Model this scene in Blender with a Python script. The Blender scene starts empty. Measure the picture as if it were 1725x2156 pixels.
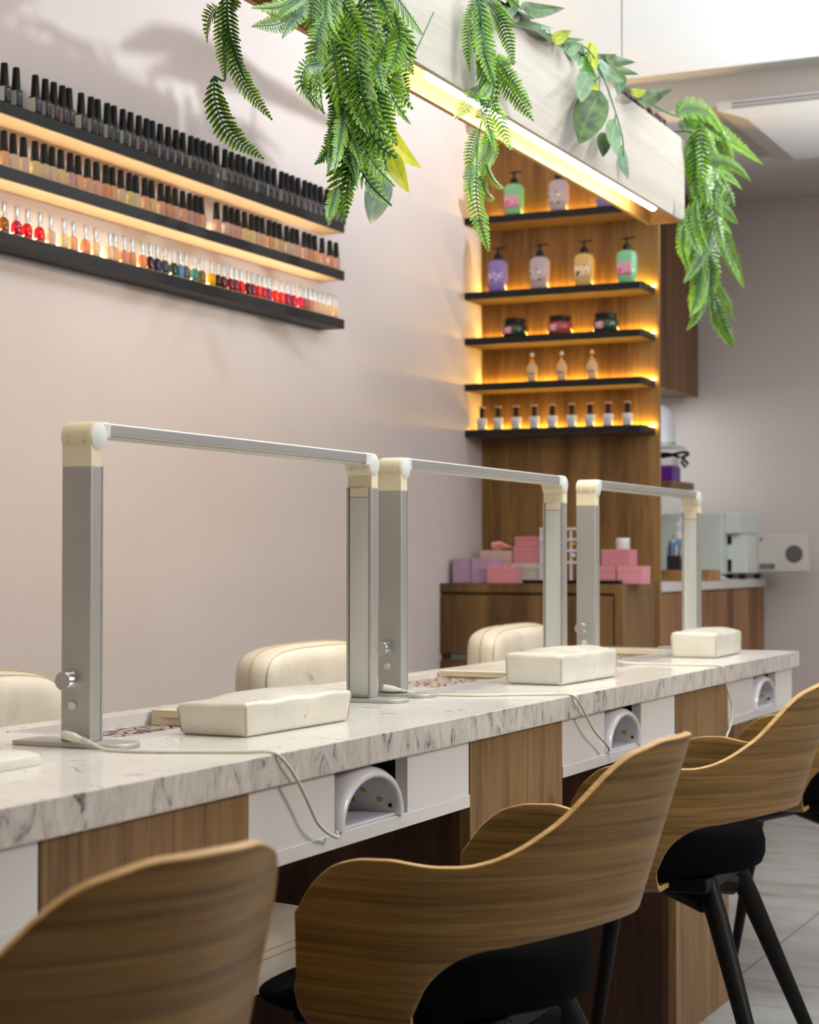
import bpy, bmesh, math, random
from mathutils import Vector, Matrix
R = math.radians
random.seed(11)
S = bpy.context.scene
C = S.collection
# ------------------------------------------------------------------ camera, light, exposure
cd = bpy.data.cameras.new('camera'); cam = bpy.data.objects.new('camera', cd); C.objects.link(cam)
cam.location = (0, 0, 1.0012); cam.rotation_euler = (math.pi/2 + 0.0254, 0, 0.4437)
cd.sensor_fit = 'HORIZONTAL'; cd.sensor_width = 24; cd.lens = 53.02; cd.clip_start = 0.05
cd.dof.use_dof = True; cd.dof.focus_distance = 2.85; cd.dof.aperture_fstop = 5.6; cd.dof.aperture_blades = 7
S.camera = cam
S.view_settings.view_transform = 'Standard'; S.view_settings.look = 'None'; S.view_settings.gamma = 1
S.view_settings.use_curve_mapping = False
S.view_settings.exposure = -0.12
W = bpy.data.worlds.new('world'); S.world = W; W.use_nodes = True
W.node_tree.nodes['Background'].inputs[0].default_value = (0.9, 0.95, 1, 1)
W.node_tree.nodes['Background'].inputs[1].default_value = 0.3
S.cycles.use_adaptive_sampling = True; S.cycles.adaptive_threshold = .02
S.cycles.max_bounces = 6; S.cycles.diffuse_bounces = 3; S.cycles.glossy_bounces = 3; S.cycles.transmission_bounces = 5
S.cycles.transparent_max_bounces = 8; S.cycles.caustics_reflective = False; S.cycles.caustics_refractive = False
S.cycles.sample_clamp_indirect = 4.0
def light(name, kind, loc, power, color, rot=(0, 0, 0), size=0.1, size_y=None, spread=None):
    l = bpy.data.lights.new(name, kind); l.energy = power; l.color = color
    if kind == 'AREA':
        l.shape = 'RECTANGLE' if size_y else 'SQUARE'; l.size = size
        if size_y: l.size_y = size_y
        if spread: l.spread = spread
    else: l.shadow_soft_size = size
    o = bpy.data.objects.new(name, l); C.objects.link(o); o.location = loc; o.rotation_euler = rot
    return o
wl = light('work_light', 'SPOT', (0.9, 6.15, 1.95), 1260, (.88, .94, 1), size=.035)
wl.data.spot_size = R(97); wl.data.spot_blend = 1.0
wl.rotation_euler = Vector((-3.5, -1.5, 3.0)).to_track_quat('-Z', 'Y').to_euler()
light('tray_cove_light', 'AREA', (-.75, 3.1, 2.52), 50, (.86, .94, 1), (math.pi, 0, 0), .9, 1.9)
light('fill_light', 'AREA', (2.3, 3.0, 2.3), 74, (1, .95, .9), (0, R(58), 0), .9, .9)  # unseen fill added from the right, brightens desk front and chair backs
light('fill_light', 'AREA', (.7, -.4, 2.45), 2.5, (1, .96, .92), (0, 0, 0), 1.0, 1.0)  # weak unseen fill added from the camera side
light('fill_light', 'AREA', (-1.35, 1.5, 2.55), 19, (1, .88, .72), (0, 0, 0), .4, 1.6)  # overhead fill added to brighten the near end of the desk
light('under_cabinet_light', 'AREA', (-2.38, 6.95, 1.665), 5, (.95, .98, 1), (0, R(-12), 0), .1, .8)

# ------------------------------------------------------------------ materials
def srgb(r, g, b):
    f = lambda c: (c/255/12.92) if c/255 <= .04045 else ((c/255+.055)/1.055)**2.4
    return (f(r), f(g), f(b), 1)
def mat(name, col, rough=.5, metal=0, spec=.5, coat=0, trans=0, emis=None, estr=0, alpha=1, ior=1.45):
    m = bpy.data.materials.new(name); m.use_nodes = True
    b = m.node_tree.nodes['Principled BSDF']
    b.inputs['Base Color'].default_value = col; b.inputs['Roughness'].default_value = rough
    b.inputs['Metallic'].default_value = metal; b.inputs['Specular IOR Level'].default_value = spec
    b.inputs['Coat Weight'].default_value = coat; b.inputs['Transmission Weight'].default_value = trans
    b.inputs['IOR'].default_value = ior; b.inputs['Alpha'].default_value = alpha
    if emis: b.inputs['Emission Color'].default_value = emis; b.inputs['Emission Strength'].default_value = estr
    return m
class NT:
    def __init__(s, m): s.t = m.node_tree; s.b = s.t.nodes['Principled BSDF']; s.out = s.t.nodes['Material Output']
    def n(s, typ, **k):
        x = s.t.nodes.new(typ)
        for a, v in k.items():
            if a.startswith('i_'): x.inputs[int(a[2:]) if a[2:].isdigit() else a[2:].replace('_', ' ')].default_value = v
            else: setattr(x, a, v)
        return x
    def l(s, a, b): s.t.links.new(a, b)
    def ramp(s, stops):
        r = s.n('ShaderNodeValToRGB'); e = r.color_ramp.elements
        while len(e) < len(stops): e.new(.5)
        for x, (p, c) in zip(e, stops): x.position = p; x.color = c
        return r
def coords(N, scale=(1, 1, 1), rot=(0, 0, 0)):
    tc = N.n('ShaderNodeTexCoord'); mp = N.n('ShaderNodeMapping'); mp.inputs['Scale'].default_value = scale
    mp.inputs['Rotation'].default_value = rot; N.l(tc.outputs['Object'], mp.inputs[0]); return mp.outputs[0]
def wood(name, dark, mid, lite, scale, rough=.45, plank=0, plank_axis='X', bump=.15, spec=.4, contrast=1):
    # scale: stretched noise coordinates; small value along the grain
    m = mat(name, mid, rough, spec=spec); N = NT(m)
    v = coords(N, scale)
    a = N.n('ShaderNodeTexNoise', i_Scale=1.0, i_Detail=5, i_Roughness=.62, i_Distortion=.5); N.l(v, a.inputs[0])
    f = N.n('ShaderNodeTexNoise', i_Scale=6.0, i_Detail=3, i_Roughness=.7); N.l(v, f.inputs[0])
    mx = N.n('ShaderNodeMath', operation='MULTIPLY_ADD', i_1=.35, i_2=-.17); N.l(f.outputs[0], mx.inputs[0])
    ad = N.n('ShaderNodeMath', operation='ADD'); N.l(a.outputs[0], ad.inputs[0]); N.l(mx.outputs[0], ad.inputs[1])
    last = ad
    if plank:
        tc = N.n('ShaderNodeTexCoord'); sp = N.n('ShaderNodeSeparateXYZ'); N.l(tc.outputs['Object'], sp.inputs[0])
        d = N.n('ShaderNodeMath', operation='MULTIPLY', i_1=1/plank); N.l(sp.outputs[plank_axis], d.inputs[0])
        fl = N.n('ShaderNodeMath', operation='FLOOR'); N.l(d.outputs[0], fl.inputs[0])
        wn = N.n('ShaderNodeTexWhiteNoise', noise_dimensions='1D'); N.l(fl.outputs[0], wn.inputs['W'])
        m2 = N.n('ShaderNodeMath', operation='MULTIPLY_ADD', i_1=.18, i_2=-.09); N.l(wn.outputs[0], m2.inputs[0])
        a2 = N.n('ShaderNodeMath', operation='ADD'); N.l(ad.outputs[0], a2.inputs[0]); N.l(m2.outputs[0], a2.inputs[1]); last = a2
    r = N.ramp([(.5-.2*contrast, dark), (.5, mid), (.5+.2*contrast, lite)]); N.l(last.outputs[0], r.inputs[0])
    N.l(r.outputs[0], N.b.inputs['Base Color'])
    if bump:
        bp = N.n('ShaderNodeBump', i_Strength=bump, i_Distance=.002); N.l(last.outputs[0], bp.inputs['Height']); N.l(bp.outputs[0], N.b.inputs['Normal'])
    return m
def noisy(name, c1, c2, scale, rough=.6, lo=.35, hi=.65, spec=.5, bump=0, bscale=200, bdist=.001, metal=0):
    m = mat(name, c1, rough, spec=spec, metal=metal); N = NT(m); v = coords(N)
    a = N.n('ShaderNodeTexNoise', i_Scale=scale, i_Detail=4, i_Roughness=.6); N.l(v, a.inputs[0])
    r = N.ramp([(lo, c1), (hi, c2)]); N.l(a.outputs[0], r.inputs[0]); N.l(r.outputs[0], N.b.inputs['Base Color'])
    if bump:
        g = N.n('ShaderNodeTexNoise', i_Scale=bscale, i_Detail=2); N.l(v, g.inputs[0])
        bp = N.n('ShaderNodeBump', i_Strength=bump, i_Distance=bdist); N.l(g.outputs[0], bp.inputs['Height']); N.l(bp.outputs[0], N.b.inputs['Normal'])
    return m
M = {}
M['wall'] = noisy('wall_paint', srgb(203, 191, 187), srgb(207, 196, 192), 1.5, .38, spec=.35, bump=.15, bscale=160, bdist=.0006)
M['ceil'] = mat('ceiling_paint', srgb(226, 232, 236), .8)
M['ceil_far'] = mat('lower_ceiling_paint', srgb(205, 198, 192), .8)
M['cab_wood'] = wood('cabinet_oak', srgb(80, 54, 28), srgb(108, 78, 44), srgb(128, 96, 58), (9, 9, 1.1), .5, .12, 'X')
M['panel_wood'] = wood('panel_oak', srgb(96, 68, 34), srgb(130, 96, 52), srgb(152, 118, 70), (11, 11, 1.0), .5, .11, 'X')
M['desk_wood'] = wood('desk_oak', srgb(96, 70, 42), srgb(134, 103, 68), srgb(154, 124, 86), (44, 44, 2.2), .55, .055, 'Y', bump=.3, contrast=1.4)
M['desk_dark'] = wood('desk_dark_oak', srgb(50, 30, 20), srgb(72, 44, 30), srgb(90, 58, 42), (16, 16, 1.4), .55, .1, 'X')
M['beam_out'] = wood('beam_pale_ash', srgb(172, 160, 146), srgb(182, 171, 157), srgb(190, 180, 167), (30, 2.2, 40), .5, bump=.1)
M['beam_in'] = wood('beam_golden_oak', srgb(160, 118, 66), srgb(188, 146, 92), srgb(204, 164, 112), (22, 1.6, 30), .45, bump=.1)
M['ply'] = wood('chair_oak_veneer', srgb(90, 64, 26), srgb(120, 90, 44), srgb(142, 110, 60), (2.4, 2.4, 125), .42, bump=.12, spec=.45)
M['ply_rim'] = wood('chair_ply_edge', srgb(176, 134, 76), srgb(196, 154, 94), srgb(210, 172, 114), (4, 4, 120), .45, bump=0)
M['black'] = mat('black_fabric', srgb(9, 9, 10), .95, spec=.05)
M['blackwood'] = mat('black_stained_wood', srgb(11, 10, 10), .5, spec=.2)
M['black_pl'] = mat('black_plastic', srgb(14, 13, 14), .4, spec=.3)
M['shelf_black'] = noisy('shelf_black_laminate', srgb(20, 21, 24), srgb(28, 30, 34), 60, .5, spec=.3)
M['shelf_under_lit'] = mat('shelf_underside_glow_tan', srgb(104, 88, 68), .6)  # tan puts the LED glow from below into the colour
M['white_gloss'] = mat('white_gloss_laminate', srgb(226, 222, 218), .28, spec=.5)
M['white_pl'] = mat('white_plastic', srgb(232, 228, 232), .2, coat=.5)
M['cream_pl'] = mat('cream_plastic', srgb(232, 220, 190), .4)
M['disc_pl'] = mat('grey_white_plastic', srgb(222, 222, 216), .4)
M['alu'] = noisy('brushed_aluminium', srgb(186, 184, 178), srgb(196, 194, 188), 3, .42, metal=.75)
M['alu_bright'] = mat('polished_aluminium', srgb(225, 225, 225), .18, metal=1)
M['diffuser'] = mat('lamp_diffuser', srgb(206, 206, 196), .5)
M['cable'] = mat('cable_cream_pvc', srgb(225, 218, 200), .5)
M['steel'] = mat('wire_steel', srgb(120, 125, 120), .35, metal=.8)
def marble():
    m = mat('white_marble', srgb(232, 228, 220), .17, spec=.5); N = NT(m); v = coords(N, (1, 1, 1), (0, 0, .5))
    n0 = N.n('ShaderNodeTexNoise', i_Scale=5, i_Detail=6, i_Roughness=.65, i_Distortion=.8); N.l(v, n0.inputs[0])
    mr = N.ramp([(.35, srgb(226, 221, 212)), (.65, srgb(236, 233, 226))]); N.l(n0.outputs[0], mr.inputs[0])
    # short dark veins: ridge of a distorted noise masked by a coarser noise
    n1 = N.n('ShaderNodeTexNoise', i_Scale=13, i_Detail=4, i_Roughness=.6, i_Distortion=1.6); N.l(v, n1.inputs[0])
    s = N.n('ShaderNodeMath', operation='SUBTRACT', i_1=.5); N.l(n1.outputs[0], s.inputs[0])
    ab = N.n('ShaderNodeMath', operation='ABSOLUTE'); N.l(s.outputs[0], ab.inputs[0])
    vr = N.ramp([(.0, (1, 1, 1, 1)), (.022, (0, 0, 0, 1))]); N.l(ab.outputs[0], vr.inputs[0])
    n2 = N.n('ShaderNodeTexNoise', i_Scale=17, i_Detail=3); N.l(coords(N, (1, 1, 1), (.3, .2, 1.1)), n2.inputs[0])
    kr = N.ramp([(.53, (0, 0, 0, 1)), (.66, (1, 1, 1, 1))]); N.l(n2.outputs[0], kr.inputs[0])
    mu = N.n('ShaderNodeMath', operation='MULTIPLY'); N.l(vr.outputs[0], mu.inputs[0]); N.l(kr.outputs[0], mu.inputs[1])
    mx = N.n('ShaderNodeMix', data_type='RGBA'); N.l(mu.outputs[0], mx.inputs[0]); N.l(mr.outputs[0], mx.inputs[6]); mx.inputs[7].default_value = srgb(112, 100, 96)
    N.l(mx.outputs[2], N.b.inputs['Base Color']); return m
M['marble'] = marble()
def marble_edge():
    m = mat('marble_edge_band', srgb(200, 190, 180), .4); N = NT(m)
    v = coords(N, (1, 1, .45), (.55, 0, 0))
    n1 = N.n('ShaderNodeTexNoise', i_Scale=30, i_Detail=6, i_Roughness=.72, i_Distortion=1.3); N.l(v, n1.inputs[0])
    r = N.ramp([(.31, srgb(80, 72, 74)), (.38, srgb(140, 130, 126)), (.44, srgb(192, 183, 174)), (.6, srgb(212, 204, 195))]); N.l(n1.outputs[0], r.inputs[0])
    N.l(r.outputs[0], N.b.inputs['Base Color']); return m
M['marble_edge'] = marble_edge()
def floor_tile():
    m = mat('marble_floor_tile', srgb(205, 203, 200), .22); N = NT(m); v = coords(N, (.9, 2.4, 1), (0, 0, .35))
    n1 = N.n('ShaderNodeTexNoise', i_Scale=2.6, i_Detail=7, i_Roughness=.62, i_Distortion=.9); N.l(v, n1.inputs[0])
    r = N.ramp([(.30, srgb(122, 114, 108)), (.40, srgb(158, 154, 149)), (.5, srgb(170, 168, 165)), (.7, srgb(178, 177, 175))]); N.l(n1.outputs[0], r.inputs[0])
    br = N.n('ShaderNodeTexBrick', offset=0, i_Scale=1.0); br.inputs['Mortar Size'].default_value = .003; br.inputs['Brick Width'].default_value = .9; br.inputs['Row Height'].default_value = .9
    tc = N.n('ShaderNodeTexCoord'); mp = N.n('ShaderNodeMapping'); mp.inputs['Location'].default_value = (1.16, .25, 0); N.l(tc.outputs['Object'], mp.inputs[0]); N.l(mp.outputs[0], br.inputs[0])
    mx = N.n('ShaderNodeMix', data_type='RGBA'); N.l(br.outputs['Fac'], mx.inputs[0]); N.l(r.outputs[0], mx.inputs[6]); mx.inputs[7].default_value = srgb(118, 108, 98)
    N.l(mx.outputs[2], N.b.inputs['Base Color']); return m
M['floor'] = floor_tile()
def leather(name, c, stain, rough=.35, amt=.62, metal=0):
    m = mat(name, c, rough, metal=metal); N = NT(m); v = coords(N)
    a = N.n('ShaderNodeTexNoise', i_Scale=9, i_Detail=5, i_Roughness=.6); N.l(v, a.inputs[0])
    r = N.ramp([(.35, c), (.75, tuple(x*.86 for x in c[:3])+(1,))]); N.l(a.outputs[0], r.inputs[0])
    b2 = N.n('ShaderNodeTexNoise', i_Scale=34, i_Detail=3); N.l(v, b2.inputs[0])
    r2 = N.ramp([(amt, (0, 0, 0, 1)), (amt+.06, (1, 1, 1, 1))]); N.l(b2.outputs[0], r2.inputs[0])
    ml = N.n('ShaderNodeMath', operation='MULTIPLY', i_1=.55); N.l(r2.outputs[0], ml.inputs[0])
    mx = N.n('ShaderNodeMix', data_type='RGBA'); N.l(ml.outputs[0], mx.inputs[0]); N.l(r.outputs[0], mx.inputs[6]); mx.inputs[7].default_value = stain
    N.l(mx.outputs[2], N.b.inputs['Base Color'])
    g = N.n('ShaderNodeTexNoise', i_Scale=60, i_Detail=3); N.l(v, g.inputs[0])
    bp = N.n('ShaderNodeBump', i_Strength=.35, i_Distance=.003); N.l(g.outputs[0], bp.inputs['Height']); N.l(bp.outputs[0], N.b.inputs['Normal'])
    return m
M['rest_vinyl'] = leather('worn_pearl_vinyl', srgb(222, 215, 200), srgb(160, 108, 74), .26, .665)
M['chair_vinyl'] = leather('white_chair_vinyl', srgb(226, 214, 194), srgb(176, 150, 112), .42, .74)
M['seam'] = mat('tan_stitching', srgb(190, 168, 134), .8)
def grille():
    m = mat('vent_grille_pattern', srgb(215, 190, 178), .5); N = NT(m)
    v = coords(N, (1, 1.2, 1), (0, 0, .4))
    w = N.n('ShaderNodeTexVoronoi', feature='DISTANCE_TO_EDGE', i_Scale=55); N.l(v, w.inputs[0])
    r = N.ramp([(.10, srgb(40, 30, 30)), (.15, srgb(206, 180, 170))]); N.l(w.outputs[0], r.inputs[0]); N.l(r.outputs[0], N.b.inputs['Base Color']); return m
M['grille'] = grille()
def leafmat(name, dark, lite, rough=.35, tl=.35, vein=False):
    m = bpy.data.materials.new(name); m.use_nodes = True; N = NT(m)
    at = N.n('ShaderNodeAttribute', attribute_name='tone')
    v = coords(N); a = N.n('ShaderNodeTexNoise', i_Scale=28, i_Detail=3); N.l(v, a.inputs[0])
    s = N.n('ShaderNodeMath', operation='MULTIPLY_ADD', i_1=.9 if vein else .5, i_2=-.45 if vein else -.25); N.l(a.outputs[0], s.inputs[0])
    d = N.n('ShaderNodeMath', operation='ADD'); N.l(s.outputs[0], d.inputs[0]); N.l(at.outputs['Fac'], d.inputs[1])
    r = N.ramp([(.15, dark), (.85, lite)]); N.l(d.outputs[0], r.inputs[0])
    N.l(r.outputs[0], N.b.inputs['Base Color']); N.b.inputs['Roughness'].default_value = rough
    t = N.n('ShaderNodeBsdfTranslucent'); N.l(r.outputs[0], t.inputs[0])
    mx = N.n('ShaderNodeMixShader', i_0=tl); N.l(N.b.outputs[0], mx.inputs[1]); N.l(t.outputs[0], mx.inputs[2]); N.l(mx.outputs[0], N.out.inputs[0])
    return m
M['fern'] = leafmat('fern_green', srgb(10, 62, 14), srgb(140, 190, 40), .34, .28)
M['stem'] = mat('stem_green', srgb(30, 92, 40), .45)
M['stem_dark'] = mat('stem_brown', srgb(60, 44, 34), .7)
M['leaf0'] = leafmat('leaf_dark_green', srgb(16, 44, 14), srgb(104, 136, 38), .45, .14, True)
M['leaf1'] = leafmat('leaf_bright_green', srgb(60, 150, 36), srgb(130, 190, 60), .35, .4)
M['leaf2'] = leafmat('leaf_grey_green', srgb(52, 88, 50), srgb(132, 158, 116), .4, .15, True)
M['leaf3'] = leafmat('leaf_variegated_yellow', srgb(96, 140, 20), srgb(220, 220, 70), .35, .45, True)
def simple(key, rgb, rough=.5, **k):
    if key not in M: M[key] = mat(key, srgb(*rgb), rough, **k)
    return M[key]
def glassy(key, rgb, tl=.55, rough=.12):
    if key in M: return M[key]
    m = mat(key, srgb(*rgb), rough, coat=.6); N = NT(m)
    t = N.n('ShaderNodeBsdfTranslucent', i_0=srgb(*rgb)); mx = N.n('ShaderNodeMixShader', i_0=tl)
    N.l(N.b.outputs[0], mx.inputs[1]); N.l(t.outputs[0], mx.inputs[2]); N.l(mx.outputs[0], N.out.inputs[0]); M[key] = m; return m
def emit(key, rgb, s):
    if key in M: return M[key]
    M[key] = mat(key, (0, 0, 0, 1), 1, spec=0, emis=srgb(*rgb), estr=s); return M[key]
emit('tube', (255, 236, 200), 55); emit('strip_warm', (255, 218, 168), 240); emit('strip_amber', (255, 200, 84), 110)

# ------------------------------------------------------------------ mesh helpers
class MB:
    def __init__(s): s.v = []; s.f = []; s.m = []; s.t = []
    def add(s, vs, fs, mi=0, tone=None):
        o = len(s.v); s.v += [tuple(p) for p in vs]; s.f += [tuple(i+o for i in f) for f in fs]; s.m += [mi]*len(fs)
        s.t += tone if tone else [.5]*len(vs); return s
    def box(s, x0, x1, y0, y1, z0, z1, mi=0):
        v = [(x, y, z) for z in (z0, z1) for y in (y0, y1) for x in (x0, x1)]
        return s.add(v, [(0, 2, 3, 1), (4, 5, 7, 6), (0, 1, 5, 4), (2, 6, 7, 3), (0, 4, 6, 2), (1, 3, 7, 5)], mi)
    def lathe(s, prof, c=(0, 0, 0), axis='Z', n=24, mi=0, sx=1, sy=1):
        vs = []; fs = []
        for r, h in prof:
            for k in range(n):
                a = 2*math.pi*k/n; x, y = r*math.cos(a)*sx, r*math.sin(a)*sy
                p = {'Z': (x, y, h), 'X': (h, x, y), 'Y': (y, h, x)}[axis]
                vs.append((c[0]+p[0], c[1]+p[1], c[2]+p[2]))
        for i in range(len(prof)-1):
            for k in range(n):
                k2 = (k+1) % n; fs.append((i*n+k, i*n+k2, (i+1)*n+k2, (i+1)*n+k))
        if prof[0][0] > 1e-6: fs.append(tuple(reversed(range(n))))
        if prof[-1][0] > 1e-6: fs.append(tuple(range((len(prof)-1)*n, len(prof)*n)))
        return s.add(vs, fs, mi)
    def tube(s, pts, r, n=8, mi=0, tone=None):
        pts = [Vector(p) for p in pts]; vs = []; fs = []; up = None
        for i, p in enumerate(pts):
            d = (pts[min(i+1, len(pts)-1)]-pts[max(i-1, 0)]).normalized()
            if up is None: up = Vector((0, 0, 1)) if abs(d.z) < .9 else Vector((1, 0, 0))
            a = d.cross(up).normalized(); b = a.cross(d).normalized(); up = b
            rr = r[i] if isinstance(r, (list, tuple)) else r
            for k in range(n):
                t = 2*math.pi*k/n; vs.append(p+a*rr*math.cos(t)+b*rr*math.sin(t))
        for i in range(len(pts)-1):
            for k in range(n):
                k2 = (k+1) % n; fs.append((i*n+k, i*n+k2, (i+1)*n+k2, (i+1)*n+k))
        fs.append(tuple(reversed(range(n)))); fs.append(tuple(range((len(pts)-1)*n, len(pts)*n)))
        return s.add(vs, fs, mi, [tone]*len(vs) if tone is not None else None)
    def grid(s, rows, mi=0, close=False):
        nr = len(rows); nc = len(rows[0]); vs = [p for r in rows for p in r]; fs = []
        for i in range(nr-1):
            for j in range(nc if close else nc-1):
                j2 = (j+1) % nc; fs.append((i*nc+j, i*nc+j2, (i+1)*nc+j2, (i+1)*nc+j))
        return s.add(vs, fs, mi)
def bez(pts, n=8):
    "smooth curve through points (Catmull-Rom)"
    P = [Vector(p) for p in pts]; P = [P[0]*2-P[1]] + P + [P[-1]*2-P[-2]]; out = []
    for i in range(1, len(P)-2):
        for k in range(n):
            t = k/n; a, b, c, d = P[i-1], P[i], P[i+1], P[i+2]
            out.append(.5*((2*b)+(c-a)*t+(2*a-5*b+4*c-d)*t*t+(3*b-a-3*c+d)*t**3))
    out.append(P[-2]); return out
def tag(o, label=None, cat=None, group=None, kind=None):
    if label: o['label'] = label
    if cat: o['category'] = cat
    if group: o['group'] = group
    if kind: o['kind'] = kind
    return o
def obj(name, mb, mats, parent=None, bevel=0, seg=2, smooth=40, sub=0, solid=None, local=False, label=None):
    """one mesh object; vertices are given in world space and shifted to the parent's base unless local"""
    me = bpy.data.meshes.new(name)
    if parent is not None and not local:
        off = PIV[parent.name]; vs = [(v[0]-off[0], v[1]-off[1], v[2]-off[2]) for v in mb.v]
    else: vs = mb.v
    if parent is None and not local:
        xs = [sum(c)/2 for c in zip([min(v[i] for v in vs) for i in range(3)], [max(v[i] for v in vs) for i in range(3)])]
        off = (xs[0], xs[1], min(v[2] for v in vs)); 
    me.from_pydata(vs, [], mb.f)
    if not isinstance(mats, (list, tuple)): mats = [mats]
    for m in mats: me.materials.append(M[m] if isinstance(m, str) else m)
    me.polygons.foreach_set('material_index', mb.m)
    if any(t != .5 for t in mb.t):
        at = me.attributes.new('tone', 'FLOAT', 'POINT'); at.data.foreach_set('value', mb.t)
    me.update()
    if smooth: me.shade_smooth(); me.set_sharp_from_angle(angle=R(smooth))
    o = bpy.data.objects.new(name, me); C.objects.link(o)
    if parent is not None: o.parent = parent
    if solid:
        md = o.modifiers.new('solid', 'SOLIDIFY'); md.thickness = solid[0]; md.offset = solid[1]
        if len(solid) > 2: md.material_offset_rim = solid[2]
    if bevel:
        md = o.modifiers.new('bevel', 'BEVEL'); md.width = bevel; md.segments = seg; md.limit_method = 'ANGLE'; md.angle_limit = R(35); md.harden_normals = True
    if sub:
        md = o.modifiers.new('sub', 'SUBSURF'); md.levels = sub; md.render_levels = sub
    if label: o['label'] = label
    PIV[o.name] = PIV[parent.name] if (parent is not None and not local) else (0, 0, 0)
    return o
PIV = {}
def thing(name, loc, label, cat, group=None, rz=0):
    o = bpy.data.objects.new(name, None); C.objects.link(o); o.location = loc; o.rotation_euler.z = rz; o.empty_display_size = .05
    PIV[o.name] = tuple(loc); return tag(o, label, cat, group)
def dup(root, loc, label, group=None, rz=None, name=None, swap=None):
    def cp(o, par):
        c = o.copy(); C.objects.link(c)
        if par is not None: c.parent = par
        PIV[c.name] = PIV[o.name]
        for ch in [x for x in KIDS.get(o.name, [])]:
            k = cp(ch, c); KIDS.setdefault(c.name, []).append(k)
        return c
    if root.name not in KIDS or not KIDS[root.name]: index(root)
    r = cp(root, None); r.location = loc; PIV[r.name] = tuple(loc); r['label'] = label
    if rz is not None: r.rotation_euler.z = rz
    if group: r['group'] = group
    return r
KIDS = {}
def index(o):
    KIDS[o.name] = [x for x in C.objects if x.parent == o]
    for x in KIDS[o.name]: index(x)
def one(name, mb, mats, label, cat, group=None, **k):
    "a thing that is a single mesh, origin at its base"
    xs = [(min(v[i] for v in mb.v), max(v[i] for v in mb.v)) for i in range(3)]
    base = ((xs[0][0]+xs[0][1])/2, (xs[1][0]+xs[1][1])/2, xs[2][0])
    mb.v = [(v[0]-base[0], v[1]-base[1], v[2]-base[2]) for v in mb.v]
    o = obj(name, mb, mats, None, local=True, **k); o.location = base; PIV[o.name] = base
    return tag(o, label, cat, group)
def struct(name, mb, m, **k): return tag(obj(name, mb, m, None, local=True, **k), kind='structure')
ORD = ['first','second','third','fourth','fifth','sixth','seventh','eighth','ninth','tenth','eleventh','twelfth','thirteenth','fourteenth','fifteenth','sixteenth','seventeenth','eighteenth','nineteenth','twentieth']
def ordw(i):
    if i < 20: return ORD[i]
    n = i+1; t = {2: 'twent', 3: 'thirt', 4: 'fort'}[n//10]
    return t+'ieth' if n % 10 == 0 else t+'y-'+ORD[n % 10-1]

# ------------------------------------------------------------------ the room
WX, YB, ZF, ZC = -2.6, 7.6, 2.53, 2.63
struct('floor', MB().box(-2.7, 3.2, -1.6, 7.7, -.06, 0), 'floor', smooth=0)
struct('wall_left', MB().box(-2.7, WX, -1.6, 7.7, 0, 2.75), 'wall', smooth=0)
struct('wall_back', MB().box(WX, 3.2, YB, 7.7, 0, 2.75), 'wall', smooth=0)
struct('wall_right', MB().box(3.1, 3.2, -1.6, YB, 0, 2.75), 'wall', smooth=0)
struct('wall_front', MB().box(WX, 3.1, -1.6, -1.5, 0, 2.75), 'wall', smooth=0)
struct('ceiling', MB().box(WX, 3.1, -1.5, 5.95, ZC, 2.75), 'ceil', smooth=0)
struct('ceiling', MB().box(WX, 3.1, 5.95, YB, ZF, 2.75), 'ceil_far', smooth=0)

# ceiling air conditioner
t = thing('ceiling_air_conditioner', (-1.05, 6.3, ZF), 'white flush air conditioner cassette on the lower ceiling', 'air conditioner')
b = MB(); x0, x1, y0, y1 = -1.66, -.6, 5.9, 6.75
b.add([(x0, y0, ZF), (x1, y0, ZF), (x1, y1, ZF), (x0, y1, ZF), (x0, y0, ZF-.028), (x1, y0, ZF-.028), (x1, y1, ZF-.028), (x0, y1, ZF-.028), (x0+.08, y0+.08, ZF-.045), (x1-.08, y0+.08, ZF-.045), (x1-.08, y1-.08, ZF-.045), (x0+.08, y1-.08, ZF-.045)],
      [(0, 1, 5, 4), (1, 2, 6, 5), (2, 3, 7, 6), (3, 0, 4, 7), (4, 5, 9, 8), (5, 6, 10, 9), (6, 7, 11, 10), (7, 4, 8, 11), (8, 9, 10, 11)])
obj('casing', b, simple('ac_white', (220, 218, 214), .5), t, smooth=0)
b = MB()
for k in range(2): b.box(x0+.05, x1-.05, y0-.004, y0+.001, ZF-.024+k*.013, ZF-.019+k*.013)
obj('air_louvre', b, simple('ac_grey', (150, 150, 150), .6), t, smooth=0)
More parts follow.
